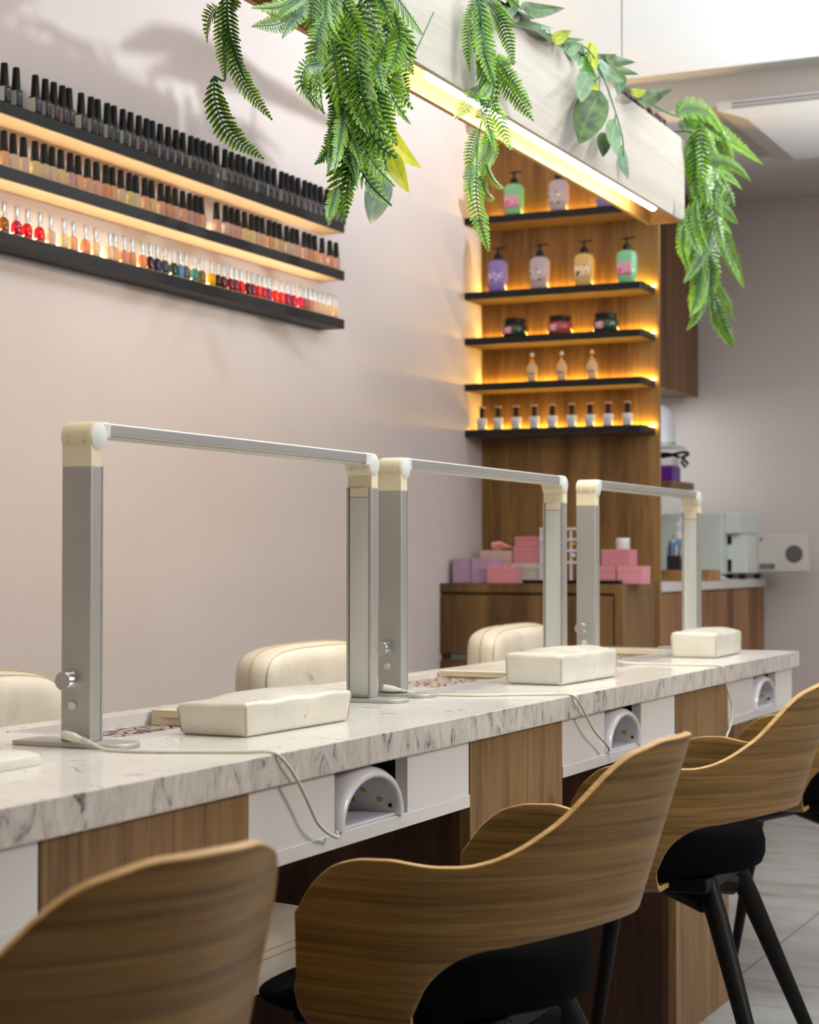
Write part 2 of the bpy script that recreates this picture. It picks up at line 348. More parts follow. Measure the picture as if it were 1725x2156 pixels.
FRONDS = [
('A',0.0175,[(-1.525,2.501,1.906),(-1.523,2.499,1.858),(-1.515,2.49,1.81),(-1.504,2.475,1.767)]),
('A',0.0237,[(-1.517,2.462,1.771),(-1.513,2.464,1.722),(-1.503,2.498,1.679),(-1.485,2.567,1.656)]),
('A',0.0195,[(-1.519,2.505,1.859),(-1.516,2.516,1.816),(-1.505,2.538,1.774),(-1.488,2.6,1.728)]),
('A',0.0176,[(-1.551,2.535,1.904),(-1.55,2.515,1.896),(-1.548,2.494,1.872),(-1.544,2.486,1.835)]),
('A',0.0193,[(-1.51,2.49,1.908),(-1.508,2.493,1.855),(-1.503,2.505,1.82),(-1.493,2.519,1.776)]),
('A',0.0141,[(-1.512,2.511,1.918),(-1.515,2.523,1.906),(-1.524,2.529,1.894)]),
('B',0.0216,[(-1.363,2.495,1.879),(-1.364,2.449,1.847),(-1.365,2.397,1.818),(-1.368,2.329,1.797)]),
('B',0.0133,[(-1.36,2.474,1.859),(-1.359,2.436,1.832),(-1.354,2.409,1.812),(-1.347,2.384,1.791)]),
('B',0.0366,[(-1.383,2.743,1.987),(-1.384,2.811,1.966),(-1.386,2.874,1.949),(-1.389,2.94,1.93)]),
('B',0.0191,[(-1.372,2.558,1.917),(-1.369,2.539,1.873),(-1.358,2.526,1.839),(-1.341,2.534,1.81)]),
('B',0.0275,[(-1.35,2.534,1.846),(-1.351,2.512,1.795),(-1.354,2.516,1.75),(-1.359,2.54,1.711)]),
('B',0.0169,[(-1.349,2.513,1.787),(-1.35,2.466,1.768),(-1.354,2.457,1.736),(-1.359,2.515,1.713)]),
('B',0.0302,[(-1.357,2.563,1.839),(-1.358,2.583,1.782),(-1.362,2.61,1.742),(-1.368,2.613,1.704)]),
('B',0.0213,[(-1.384,2.635,1.79),(-1.381,2.628,1.741),(-1.371,2.598,1.687),(-1.356,2.547,1.615)]),
('B',0.0231,[(-1.375,2.644,1.767),(-1.376,2.634,1.718),(-1.378,2.606,1.673),(-1.381,2.552,1.635)]),
('B',0.036,[(-1.341,2.612,1.795),(-1.338,2.625,1.743),(-1.328,2.665,1.689),(-1.313,2.713,1.671)]),
('B',0.031,[(-1.371,2.655,1.714),(-1.367,2.667,1.669),(-1.356,2.693,1.63),(-1.338,2.744,1.598)]),
('B',0.0317,[(-1.36,2.733,1.876),(-1.358,2.757,1.833),(-1.352,2.77,1.795),(-1.342,2.813,1.761)]),
('B',0.0295,[(-1.375,2.691,1.923),(-1.371,2.714,1.873),(-1.361,2.727,1.835),(-1.343,2.718,1.785)]),
('B',0.0257,[(-1.354,2.729,1.825),(-1.35,2.72,1.775),(-1.339,2.729,1.728),(-1.321,2.729,1.696)]),
('B',0.0244,[(-1.345,2.788,1.905),(-1.345,2.807,1.893),(-1.346,2.803,1.859),(-1.347,2.744,1.832)]),
('B',0.0249,[(-1.368,2.795,1.86),(-1.369,2.833,1.852),(-1.372,2.862,1.838),(-1.377,2.895,1.823)]),
('B',0.0306,[(-1.378,2.64,1.664),(-1.38,2.644,1.625),(-1.384,2.651,1.595),(-1.392,2.668,1.564)]),
('B',0.0141,[(-1.371,2.61,1.607),(-1.369,2.594,1.584),(-1.365,2.574,1.561),(-1.357,2.547,1.541)]),
('B',0.0262,[(-1.384,2.745,1.743),(-1.382,2.763,1.706),(-1.376,2.772,1.675),(-1.366,2.776,1.637)]),
('B',0.0307,[(-1.369,2.645,1.933),(-1.369,2.657,1.897),(-1.37,2.662,1.859),(-1.37,2.647,1.823)]),
('B',0.0273,[(-1.348,2.655,1.937),(-1.347,2.678,1.916),(-1.345,2.699,1.89),(-1.34,2.718,1.862)]),
('B',0.0207,[(-1.37,2.531,1.913),(-1.369,2.523,1.884),(-1.367,2.515,1.851),(-1.362,2.536,1.822)]),
('B',0.0243,[(-1.353,2.58,1.913),(-1.355,2.556,1.875),(-1.359,2.54,1.84),(-1.368,2.53,1.815)]),
('B',0.0275,[(-1.341,2.721,1.927),(-1.343,2.74,1.9),(-1.348,2.731,1.857),(-1.357,2.704,1.818)]),
('B',0.0284,[(-1.351,2.622,1.83),(-1.348,2.612,1.781),(-1.339,2.619,1.735),(-1.324,2.633,1.691)]),
('B',0.0268,[(-1.383,2.596,1.835),(-1.38,2.613,1.793),(-1.372,2.62,1.747),(-1.359,2.634,1.687)]),
('B',0.0251,[(-1.368,2.686,1.752),(-1.367,2.673,1.694),(-1.362,2.644,1.64),(-1.355,2.632,1.606)]),
('B',0.0245,[(-1.384,2.771,1.798),(-1.386,2.79,1.761),(-1.391,2.801,1.73),(-1.399,2.79,1.687)]),
('B',0.0233,[(-1.376,2.6,1.718),(-1.372,2.62,1.683),(-1.361,2.641,1.648),(-1.343,2.627,1.606)]),
('B',0.0269,[(-1.375,2.565,1.919),(-1.373,2.606,1.9),(-1.365,2.635,1.868),(-1.353,2.638,1.825)]),
('C',0.0267,[(-1.343,3.133,2.066),(-1.339,3.137,2.006),(-1.329,3.133,1.95),(-1.311,3.128,1.89)]),
('C',0.0186,[(-1.369,3.181,2.071),(-1.369,3.147,2.021),(-1.368,3.136,1.972),(-1.368,3.147,1.929)]),
('C',0.0215,[(-1.361,3.221,2.081),(-1.358,3.269,2.062),(-1.351,3.299,2.022),(-1.338,3.294,1.974)]),
('C',0.0173,[(-1.379,3.229,2.1),(-1.377,3.284,2.101),(-1.369,3.318,2.092),(-1.357,3.353,2.073)]),
('C',0.0231,[(-1.349,3.151,1.983),(-1.346,3.174,1.961),(-1.337,3.212,1.957),(-1.321,3.265,1.97)]),
('C',0.0243,[(-1.382,3.316,1.982),(-1.378,3.351,1.957),(-1.368,3.391,1.932),(-1.35,3.43,1.894)]),
('C',0.0207,[(-1.38,3.224,1.922),(-1.38,3.196,1.896),(-1.38,3.15,1.863),(-1.38,3.101,1.829)]),
('C',0.0165,[(-1.357,3.189,1.901),(-1.354,3.193,1.875),(-1.343,3.143,1.843),(-1.326,3.08,1.821)]),
('C',0.0258,[(-1.369,3.255,1.909),(-1.366,3.279,1.877),(-1.355,3.289,1.841),(-1.338,3.281,1.804)]),
('C',0.0338,[(-1.36,3.168,1.97),(-1.36,3.2,1.941),(-1.36,3.224,1.91),(-1.361,3.243,1.882)]),
('C',0.0187,[(-1.37,3.2,1.832),(-1.371,3.173,1.798),(-1.374,3.159,1.759),(-1.378,3.177,1.728)]),
('C',0.0191,[(-1.381,3.263,1.854),(-1.382,3.268,1.819),(-1.385,3.239,1.78),(-1.391,3.216,1.741)]),
('C',0.0247,[(-1.354,3.144,1.736),(-1.35,3.137,1.681),(-1.339,3.13,1.634),(-1.319,3.123,1.577)]),
('C',0.0193,[(-1.377,3.212,1.742),(-1.379,3.235,1.726),(-1.384,3.273,1.718),(-1.392,3.325,1.719)]),
('C',0.0141,[(-1.341,3.1,1.74),(-1.34,3.082,1.714),(-1.336,3.071,1.69),(-1.33,3.067,1.662)]),
('C',0.0275,[(-1.366,3.205,2.045),(-1.367,3.229,2.005),(-1.368,3.234,1.969),(-1.371,3.224,1.929)]),
('C',0.0209,[(-1.358,3.167,1.887),(-1.355,3.191,1.856),(-1.346,3.195,1.82),(-1.332,3.181,1.78)]),
('D',0.0393,[(-1.402,4.589,2.173),(-1.401,4.719,2.217),(-1.4,4.88,2.231),(-1.397,5.024,2.202)]),
('D',0.0352,[(-1.42,4.668,2.164),(-1.417,4.94,2.213),(-1.406,5.189,2.217),(-1.389,5.41,2.206)]),
('D',0.031,[(-1.421,4.715,2.19),(-1.42,4.888,2.241),(-1.417,5.017,2.24),(-1.413,5.081,2.222)]),
('D',0.0382,[(-1.385,4.684,2.141),(-1.386,4.706,2.094),(-1.39,4.728,2.047),(-1.396,4.749,1.987)]),
('D',0.0396,[(-1.39,4.827,2.159),(-1.386,4.883,2.118),(-1.376,4.931,2.074),(-1.358,4.954,2.024)]),
('D',0.028,[(-1.394,4.782,2.058),(-1.391,4.922,2.083),(-1.383,5.045,2.089),(-1.37,5.136,2.069)]),
('D',0.0455,[(-1.417,4.837,2.045),(-1.416,4.874,1.999),(-1.415,4.892,1.949),(-1.412,4.873,1.892)]),
('D',0.0376,[(-1.415,4.973,2.097),(-1.412,5.031,2.061),(-1.403,5.07,2.027),(-1.388,5.09,1.985)]),
('D',0.0312,[(-1.409,4.892,1.975),(-1.408,4.973,1.969),(-1.406,5.057,1.962),(-1.403,5.142,1.944)]),
('D',0.0288,[(-1.378,4.64,1.941),(-1.375,4.623,1.887),(-1.366,4.635,1.839),(-1.351,4.665,1.795)]),
('D',0.0233,[(-1.379,4.843,1.911),(-1.378,4.796,1.851),(-1.376,4.682,1.782),(-1.373,4.556,1.719)]),
('D',0.0317,[(-1.401,4.68,1.899),(-1.399,4.645,1.855),(-1.392,4.619,1.8),(-1.38,4.644,1.74)]),
('D',0.0356,[(-1.401,4.803,1.906),(-1.401,4.807,1.854),(-1.402,4.779,1.798),(-1.403,4.698,1.748)]),
('D',0.0367,[(-1.404,4.883,1.88),(-1.405,4.921,1.832),(-1.408,4.939,1.782),(-1.414,4.929,1.72)]),
('D',0.0315,[(-1.405,5.009,1.954),(-1.401,5.063,1.895),(-1.39,5.108,1.847),(-1.371,5.143,1.788)]),
('D',0.029,[(-1.38,4.743,1.791),(-1.378,4.715,1.736),(-1.373,4.67,1.685),(-1.365,4.591,1.641)]),
('D',0.0178,[(-1.4,4.858,1.77),(-1.4,4.821,1.712),(-1.4,4.765,1.66),(-1.4,4.671,1.609)]),
('D',0.0318,[(-1.418,5.017,1.793),(-1.418,5.076,1.767),(-1.419,5.152,1.743),(-1.421,5.209,1.711)]),
('D',0.0367,[(-1.388,4.861,1.73),(-1.385,4.908,1.683),(-1.376,4.946,1.641),(-1.36,4.975,1.593)]),
('D',0.0355,[(-1.406,4.732,2.14),(-1.403,4.745,2.078),(-1.395,4.753,2.015),(-1.382,4.735,1.947)]),
('D',0.0392,[(-1.388,4.875,2.023),(-1.386,4.851,1.953),(-1.38,4.874,1.904),(-1.369,4.911,1.843)]),
('D',0.042,[(-1.393,4.8,2.14),(-1.391,4.809,2.077),(-1.383,4.845,2.018),(-1.371,4.854,1.954)]),
('D',0.0217,[(-1.406,4.989,2.208),(-1.404,5.014,2.186),(-1.397,5.028,2.148),(-1.387,5.013,2.11)]),
('D',0.0264,[(-1.41,4.81,1.921),(-1.409,4.773,1.863),(-1.406,4.719,1.803),(-1.402,4.674,1.764)]),
]
VINE_LEAVES = [((-1.369,3.443,2.133),(-1.347,3.611,2.194),0.0165,0),((-1.397,3.364,2.112),(-1.361,3.581,2.148),0.0143,2),((-1.376,3.54,2.116),(-1.361,3.771,2.176),0.0139,0),((-1.414,3.883,2.172),(-1.401,3.708,2.079),0.0205,2),((-1.4,3.844,2.125),(-1.38,3.905,2.107),0.016,1),((-1.387,3.882,2.174),(-1.358,3.838,2.106),0.0118,3),((-1.376,3.905,2.127),(-1.348,4.008,2.123),0.0184,2),((-1.394,4.023,2.169),(-1.375,4.198,2.197),0.0144,0),((-1.371,3.829,2.086),(-1.341,3.688,2.007),0.0191,2),((-1.394,3.923,2.098),(-1.363,3.869,2.04),0.013,3),((-1.363,3.867,2.048),(-1.342,3.683,1.921),0.0342,0),((-1.356,3.96,2.005),(-1.319,3.867,1.919),0.0196,2),((-1.384,3.973,1.983),(-1.372,3.919,1.928),0.0154,0),((-1.405,4.133,1.988),(-1.375,4.114,1.913),0.0137,2),((-1.359,4.175,2.111),(-1.35,4.4,2.215),0.0194,0),((-1.374,4.144,2.119),(-1.35,4.175,2.137),0.0125,3),((-1.371,4.052,2.14),(-1.381,4.053,2.099),0.0134,2),((-1.368,3.958,2.156),(-1.353,4.105,2.199),0.0131,0),((-1.375,3.404,2.134),(-1.37,3.315,2.077),0.0135,0),((-1.378,3.628,2.115),(-1.351,3.659,2.146),0.0122,3),((-1.377,3.699,2.112),(-1.354,3.735,2.135),0.0144,2),((-1.413,3.664,2.155),(-1.424,3.856,2.177),0.0134,0),((-1.389,3.917,2.153),(-1.37,4.013,2.192),0.0141,0),((-1.402,3.736,2.151),(-1.381,3.822,2.12),0.0156,2),((-1.377,3.358,2.136),(-1.395,3.56,2.165),0.0143,0),((-1.387,3.864,2.15),(-1.393,3.997,2.165),0.0129,2),((-1.412,4.377,2.157),(-1.424,4.534,2.156),0.012,0)]
FERN_LEAVES = [((-1.381,2.837,1.809),(-1.39,2.934,1.793),0.019,0),((-1.388,2.885,1.833),(-1.406,2.968,1.838),0.0084,0),((-1.372,2.794,1.743),(-1.369,2.93,1.715),0.0221,3),((-1.363,2.793,1.694),(-1.348,2.834,1.643),0.0155,3),((-1.386,2.817,1.661),(-1.352,2.692,1.574),0.0206,0),((-1.4,2.79,1.684),(-1.396,2.763,1.654),0.0098,3)]
VINE_STEM = [(-1.4, 3.338, 2.129), (-1.4, 3.492, 2.135), (-1.4, 3.658, 2.133), (-1.4, 3.869, 2.145), (-1.4, 4.102, 2.135), (-1.4, 4.264, 2.147), (-1.4, 4.479, 2.154), (-1.4, 4.612, 2.17)]
VINE_HANG = [(-1.375, 3.724, 2.132), (-1.375, 3.832, 2.146), (-1.375, 3.928, 2.11), (-1.375, 4.011, 2.052), (-1.375, 4.069, 1.997), (-1.375, 4.076, 1.953)]
BUNCH_STEM = [(-1.37, 2.784, 1.754), (-1.37, 2.792, 1.719), (-1.37, 2.788, 1.685), (-1.37, 2.779, 1.65)]
TOP_Y = [3.231,3.273,3.343,3.38,3.412,3.445,3.471,3.519,3.559,3.586,3.626,3.654,3.692,3.725,3.762,3.796,3.822,3.858,3.895,3.931,3.963,4.003,4.033,4.063,4.094,4.13,4.174,4.208,4.242,4.272,4.307,4.346,4.371,4.406,4.44,4.483,4.512,4.545,4.58,4.62,4.652,4.684,4.719,4.759,4.786,4.82,4.851]
# min gap 0.025000000000000355
MID_Y = [3.23,3.263,3.3,3.343,3.377,3.406,3.44,3.477,3.508,3.546,3.582,3.621,3.648,3.684,3.721,3.749,3.789,3.819,3.861,3.895,3.928,3.964,3.998,4.028,4.054,4.131,4.177,4.208,4.239,4.277,4.315,4.345,4.373,4.413,4.443,4.472,4.513,4.547,4.573,4.618,4.649,4.681,4.728,4.777,4.817]
# min gap 0.02600000000000069
LOW_Y = [3.231,3.277,3.315,3.361,3.402,3.452,3.489,3.538,3.578,3.637,3.66,3.7,3.733,3.779,3.814,3.846,3.88,3.923,3.951,3.98,4.022,4.056,4.107,4.138,4.167,4.204,4.23,4.26,4.297,4.323,4.355,4.383,4.41,4.448,4.484,4.517,4.552,4.595,4.626,4.652,4.678,4.708,4.738,4.775,4.814]
# min gap 0.02300000000000013
# ------------------------------------------------------------------ nail desk
XF, XB, ZT = -1.105, -1.635, .76
t = thing('marble_desk_top', (-1.37, 2.6, .72), 'long white marble topped manicure desk top with dark veined edge', 'desk top')
holes = [(2.03, 2.42), (3.06, 3.50), (4.10, 4.50)]; hx0, hx1 = -1.585, -1.395
b = MB(); ys = [.2] + [y for h in holes for y in h] + [4.68]
for i in range(len(ys)-1):
    if i % 2 == 0: b.box(XB, XF-.003, ys[i], ys[i+1], .72, ZT)
    else: b.box(XB, hx0, ys[i], ys[i+1], .72, ZT); b.box(hx1, XF-.003, ys[i], ys[i+1], .72, ZT)
obj('slab', b, 'marble', t, smooth=0)
b = MB().box(XF-.003, XF, .2, 4.68, .722, ZT-.0005); obj('edge_band', b, 'marble_edge', t, smooth=0)
# desk pillars, boxes, niches
def desk_box(ya, yb, yc, yd, where, first):
    t = thing('drawer_box', (-1.3, (ya+yd)/2, .617), 'white box with open niche, '+where, 'cabinet', 'white boxes under the desk')
    z0, z1 = .617, .7195; zt = .637
    b = MB().box(-1.5, -1.118, ya, yd, z0, zt); obj('bottom_board', b, 'white_gloss', t, bevel=.001)
    b = MB().box(-1.14, -1.12, ya, yb, zt, z1); obj('drawer_front', b, 'white_gloss', t, bevel=.001)
    b = MB().box(-1.14, -1.12, yc, yd, zt, z1); obj('drawer_front', b, 'white_gloss', t, bevel=.001)
    b = MB().box(-1.5, -1.35, ya, yd, zt, z1).box(-1.35, -1.141, yc+.012, yc+.016, zt, z1).box(-1.35, -1.141, yb-.016, yb-.012, zt, z1); obj('back_board', b, 'blackwood', t)  # black lining added too, its colour gives the open cavity its shade
desk_box(.75, 1.0, 1.23, 1.488, 'nearest the camera and cut by the picture edge', 0)
desk_box(1.903, 2.126, 2.35, 2.570, 'between the nearest two wood pillars', 1)
desk_box(2.978, 3.201, 3.418, 3.640, 'between the middle and the farthest pillar', 1)
desk_box(4.047, 4.272, 4.490, 4.66, 'at the far end of the desk', 1)
for ya, yb, w in ((1.490, 1.901, 'nearest the camera'), (2.572, 2.976, 'in the middle of the desk'), (3.642, 4.045, 'farthest from the camera')):
    t = thing('desk_pillar', (-1.35, (ya+yb)/2, 0), 'oak wood panel pillar holding up the marble desk, '+w, 'desk leg', 'oak pillars under the desk')
    b = MB().box(-1.137, -1.119, ya, yb, 0, .7195); obj('front_panel', b, 'desk_wood', t, bevel=.0008)
    b = MB().box(-1.58, -1.1372, ya+.001, yb-.001, 0, .7195); obj('side_panel', b, 'desk_dark', t, bevel=.0008)
# dust vents set in the desk
for i, (ya, yb) in enumerate(holes):
    w = ['behind the nearest lamp', 'behind the middle lamp', 'behind the farthest lamp'][i]
    t = thing('dust_vent', ((hx0+hx1)/2, (ya+yb)/2, .725), 'recessed dust extractor vent with black web pattern, '+w, 'vent', 'dust vents in the desk')
    b = MB().box(hx0+.001, hx0+.006, ya+.001, yb-.001, .726, .7615).box(hx1-.006, hx1-.001, ya+.001, yb-.001, .726, .7600).box(hx0+.006, hx1-.006, ya+.001, ya+.005, .726, .7600)
    b.box(hx0+.006, hx1-.006, yb-.006, yb-.001, .726, .7600)
    obj('frame', b, 'white_gloss', t)
    b = MB().box(hx0+.006, hx1-.006, ya+.005, yb-.006, .7262, [.742, .751, .751][i]); obj('grille', b, 'grille', t)
    b = MB().box(hx0+.012, hx1-.008, yb-.045, yb-.008, [.742, .751, .751][i], .7655).box(hx0+.03, hx1-.02, yb-.047, yb-.0455, .754, .758)
    obj('filter_handle', b, 'cream_pl', t, bevel=.003)

# ------------------------------------------------------------------ U shaped desk lamps
def make_lamp(label, loc, L, rz=0):
    # local: x across, y along, left post at y=0, right post at y=L
    t = thing('nail_desk_lamp', loc, label, 'lamp', 'aluminium bridge lamps on the desk', rz)
    H = .418
    for k, y in enumerate((0.013, L-.013)):
        s = -1 if k == 0 else 1
        b = MB().box(-.023, .023, y-.012, y+.012, .006, H-.058)
        p = obj('post', b, 'alu', t, bevel=.0022, local=True)
        PIV[p.name] = (0, 0, 0)
        # diffuser on the inner side, in a shallow metal channel
        b = MB().box(-.0175, .0175, y-s*.0122, y-s*.0140, .012, H-.075); d = obj('light_diffuser', b, 'diffuser', p, local=True)
        b = MB().box(-.023, -.019, y-s*.012, y-s*.0155, .006, H-.058).box(.019, .023, y-s*.012, y-s*.0155, .006, H-.058); obj('channel_lip', b, 'alu', p, local=True)
        # joint: sleeve, knuckle, end caps
        b = MB().box(-.0232, .0232, y-.0122, y+.0122, H-.060, H-.030)
        if k == 1: b.box(-.0178, .0178, y-.0150, y-.011, H-.074, H-.058)
        obj('sleeve', b, 'cream_pl', t, bevel=.002, local=True)
        yk = y+.004 if k == 0 else y-.004; zk = H-.020
        b = MB(); n = 28; b.lathe([(0, -.0225), (.0185, -.0225), (.0195, -.020), (.0195, .0225), (0, .0225)], (0, yk, zk), 'X', n)
        for xx in (-.012, .012): b.box(xx-.0008, xx+.0008, yk-.0203, yk+.0203, zk-.010, zk+.004)
        q = obj('hinge', b, 'cream_pl', t, local=True)
        b = MB().lathe([(0, .0225), (.0175, .0225), (.0178, .0240), (.0165, .0250), (0, .0250)], (0, yk, zk), 'X', n); obj('cap_disc', b, 'disc_pl', q, local=True)
        b = MB().box(-.0225, .0236, *( (yk+.006, yk+.028) if k == 0 else (yk-.028, yk-.006)), H-.022, H-.0005); obj('bar_cap', b, 'disc_pl', q, bevel=.003, local=True)
        # base plate with rounded front
        pl = []; w = .032
        for a in range(13): pl.append((.062+.02*math.cos(R(-90+15*a)), w*math.sin(R(-90+15*a))))
        pl += [(-.085, w), (-.085, -w)]; m = len(pl)
        b = MB().add([(x, y+yy, z) for z in (.0002, .0062) for x, yy in pl], [tuple(reversed(range(m))), tuple(range(m, 2*m))] + [(i, (i+1) % m, (i+1) % m+m, i+m) for i in range(m)])
        obj('base_plate', b, 'alu', t, bevel=.0012, local=True)
    b = MB().box(-.0225, .0225, .038, L-.038, H-.0175, H-.001)
    q = obj('cross_bar', b, 'alu', t, bevel=.003, local=True)
    b = MB().box(-.017, .017, .05, L-.05, H-.0195, H-.0172); obj('light_diffuser', b, 'diffuser', q, local=True)
    # knob, button and plug on the outer side of the left post
    y = .001
    b = MB().lathe([(0, -.016), (.0115, -.016), (.0122, -.015), (.0122, -.001), (.0127, 0), (0, 0)], (-.009, y, .084), 'Y', 32); obj('dimmer_knob', b, 'alu_bright', t, local=True, label='round silver dimmer knob')
    b = MB().lathe([(0, -.003), (.0055, -.003), (.006, -.002), (.006, 0), (0, 0)], (-.004, y, .052), 'Y', 20); obj('power_button', b, 'white_pl', t, local=True)
    b = MB().lathe([(0, 0), (.0045, 0), (.005, -.004), (.005, -.012), (0, -.012)], (.0, y, .014), 'Y', 14); obj('cable_socket', b, 'disc_pl', t, local=True)
    return t
lamps = [((-1.385, 1.915, ZT), .828, 0, 'silver bridge lamp nearest the camera, beside the largest cushion'),
         ((-1.390, 2.842, ZT), .828, 0, 'silver bridge lamp in the middle, its right leg behind the second cushion'),
         ((-1.388, 3.842, ZT), .83, -.004, 'silver bridge lamp farthest away, its right leg behind the farthest cushion')]
for loc, L, rz, lab in lamps: make_lamp(lab, loc, L, rz)

# cables from the lamps over the desk edge
def cable(pts, label, plug):
    P = bez(pts, 7)
    d = (Vector(pts[1])-Vector(pts[0])).normalized(); p0 = Vector(pts[0])
    t = thing('power_cable', (pts[0][0], pts[0][1], pts[0][2]), label, 'cable', 'lamp cables on the desk')
    obj('wire', MB().tube(P, .0022, 8), 'cable', t)
    b = MB().tube([p0-d*.002, p0+d*.004, p0+d*.018, p0+d*.030], [.005, .006, .0058, .0035], 12)
    for k in range(4): b.tube([p0+d*(.030+k*.004), p0+d*(.0325+k*.004)], .004-k*.0004, 10)
    obj('plug', b, 'cable', t)
cable([(-1.385, 1.893, .777), (-1.345, 1.888, .770), (-1.31, 1.88, .7625), (-1.258, 1.885, .7623), (-1.189, 1.915, .7623), (-1.14, 1.935, .7625), (-1.108, 1.940, .7625), (-1.097, 1.952, .750), (-1.097, 1.985, .722), (-1.098, 2.015, .69), (-1.098, 2.037, .665), (-1.098, 2.065, .648), (-1.100, 2.096, .638), (-1.104, 2.10, .645)], 'cream power cable from the nearest lamp drooping over the desk edge', 1)
cable([(-1.390, 2.820, .777), (-1.365, 2.845, .770), (-1.34, 2.88, .7625), (-1.25, 2.90, .7623), (-1.19, 2.95, .7623), (-1.14, 2.98, .7625), (-1.108, 2.985, .7625), (-1.097, 2.995, .752), (-1.098, 3.035, .725), (-1.098, 3.085, .69), (-1.098, 3.14, .665), (-1.100, 3.168, .650), (-1.106, 3.17, .643)], 'cream power cable from the middle lamp hanging beside the second niche', 1)
cable([(-1.388, 3.820, .777), (-1.33, 3.86, .770), (-1.29, 3.93, .7625), (-1.22, 3.93, .7623), (-1.16, 3.93, .7625), (-1.108, 3.93, .7625), (-1.097, 3.94, .75), (-1.098, 3.96, .715), (-1.098, 4.00, .67), (-1.098, 3.995, .63), (-1.10, 3.96, .60), (-1.105, 3.94, .56)], 'cream power cable from the farthest lamp hanging down the last pillar', 1)

# ------------------------------------------------------------------ vinyl arm rests
def cushion(cx, cy, lx, ly, h, rz, label, flare=1.06, sag=0):
    t = thing('arm_rest_cushion', (cx, cy, ZT), label, 'cushion', 'vinyl arm rests on the desk', rz)
    n = 14; nz = 7; b = MB(); rows = []
    def pt(u, v, w):  # cube coords -1..1 -> cushion
        f = 1+(flare-1)*(w+1)/2 - .03*(1-w*w)*0
        x = u*lx/2*f; y = v*ly/2*f
        bul = .004*(1-w*w); x += bul*u*(1-v*v); y += bul*v*(1-u*u)
        z = (w+1)/2*h
        if w > .99: z += .0085*(1-u*u)*(1-v**4) + .0015*math.sin(7*v+2)*(1-u*u)
        z += (.0010*math.sin(9*v+3*u) if w > 0 else 0)*w - sag*max(0, w)*max(0, -v)*(1-u)*.25
        return (x, y, z)
    g = lambda k, n: -1+2*k/n
    vs = {}; lst = []; fs = []
    def vid(i, j, k):
        key = (i, j, k)
        if key not in vs: vs[key] = len(lst); lst.append(pt(g(i, n), g(j, n), g(k, nz)))
        return vs[key]
    for i in range(n):
        for j in range(n):
            fs.append((vid(i, j, nz), vid(i+1, j, nz), vid(i+1, j+1, nz), vid(i, j+1, nz))); fs.append((vid(i, j, 0), vid(i, j+1, 0), vid(i+1, j+1, 0), vid(i+1, j, 0)))
    for i in range(n):
        for k in range(nz):
            fs.append((vid(i, 0, k), vid(i+1, 0, k), vid(i+1, 0, k+1), vid(i, 0, k+1))); fs.append((vid(i, n, k), vid(i, n, k+1), vid(i+1, n, k+1), vid(i+1, n, k)))
            fs.append((vid(0, i, k), vid(0, i, k+1), vid(0, i+1, k+1), vid(0, i+1, k))); fs.append((vid(n, i, k), vid(n, i+1, k), vid(n, i+1, k+1), vid(n, i, k+1)))
    b.add(lst, fs); o = obj('cover', b, 'rest_vinyl', t, local=True, bevel=.0075, seg=4, smooth=75)
    for u, v in ((-1, -1), (1, -1), (1, 1), (-1, 1)):
        s = MB().tube([tuple(Vector(pt(u, v, -.85+1.6*k/6))*1.0 + Vector((-u*.001, -v*.008 if False else -v*.0005, 0))) for k in range(7)], .0009, 5)
        obj('seam', s, 'seam', t, local=True)
    return t
cushion(-1.292, 2.248, .106, .283, .046, -.02, 'largest worn pearl vinyl arm rest, stained, beside the nearest lamp', 1.06, .010)
cushion(-1.262, 3.36, .115, .29, .058, -.03, 'pearl vinyl arm rest in front of the middle lamp leg', 1.02)
cushion(-1.262, 4.37, .112, .25, .060, .03, 'pearl vinyl arm rest farthest away, near the desk end', 1.02)
# flat white pad at the left edge of the desk
b = MB(); rows = []
for s, z in ((0, .7603), (.97, .7603), (1, .764), (.96, .771), (.8, .775), (0, .776)):
    rows.append([(-1.335+s*.042*math.copysign(abs(math.cos(a))**.6, math.cos(a)), 1.675+s*.072*math.copysign(abs(math.sin(a))**.6, math.sin(a)), z) for a in [2*math.pi*k/28 for k in range(28)]])
b.grid(rows, close=True); one('hand_rest_pad', b, simple('pad_white', (222, 216, 202), .45), 'small rounded white pad lying on the desk at the left picture edge', 'pad')

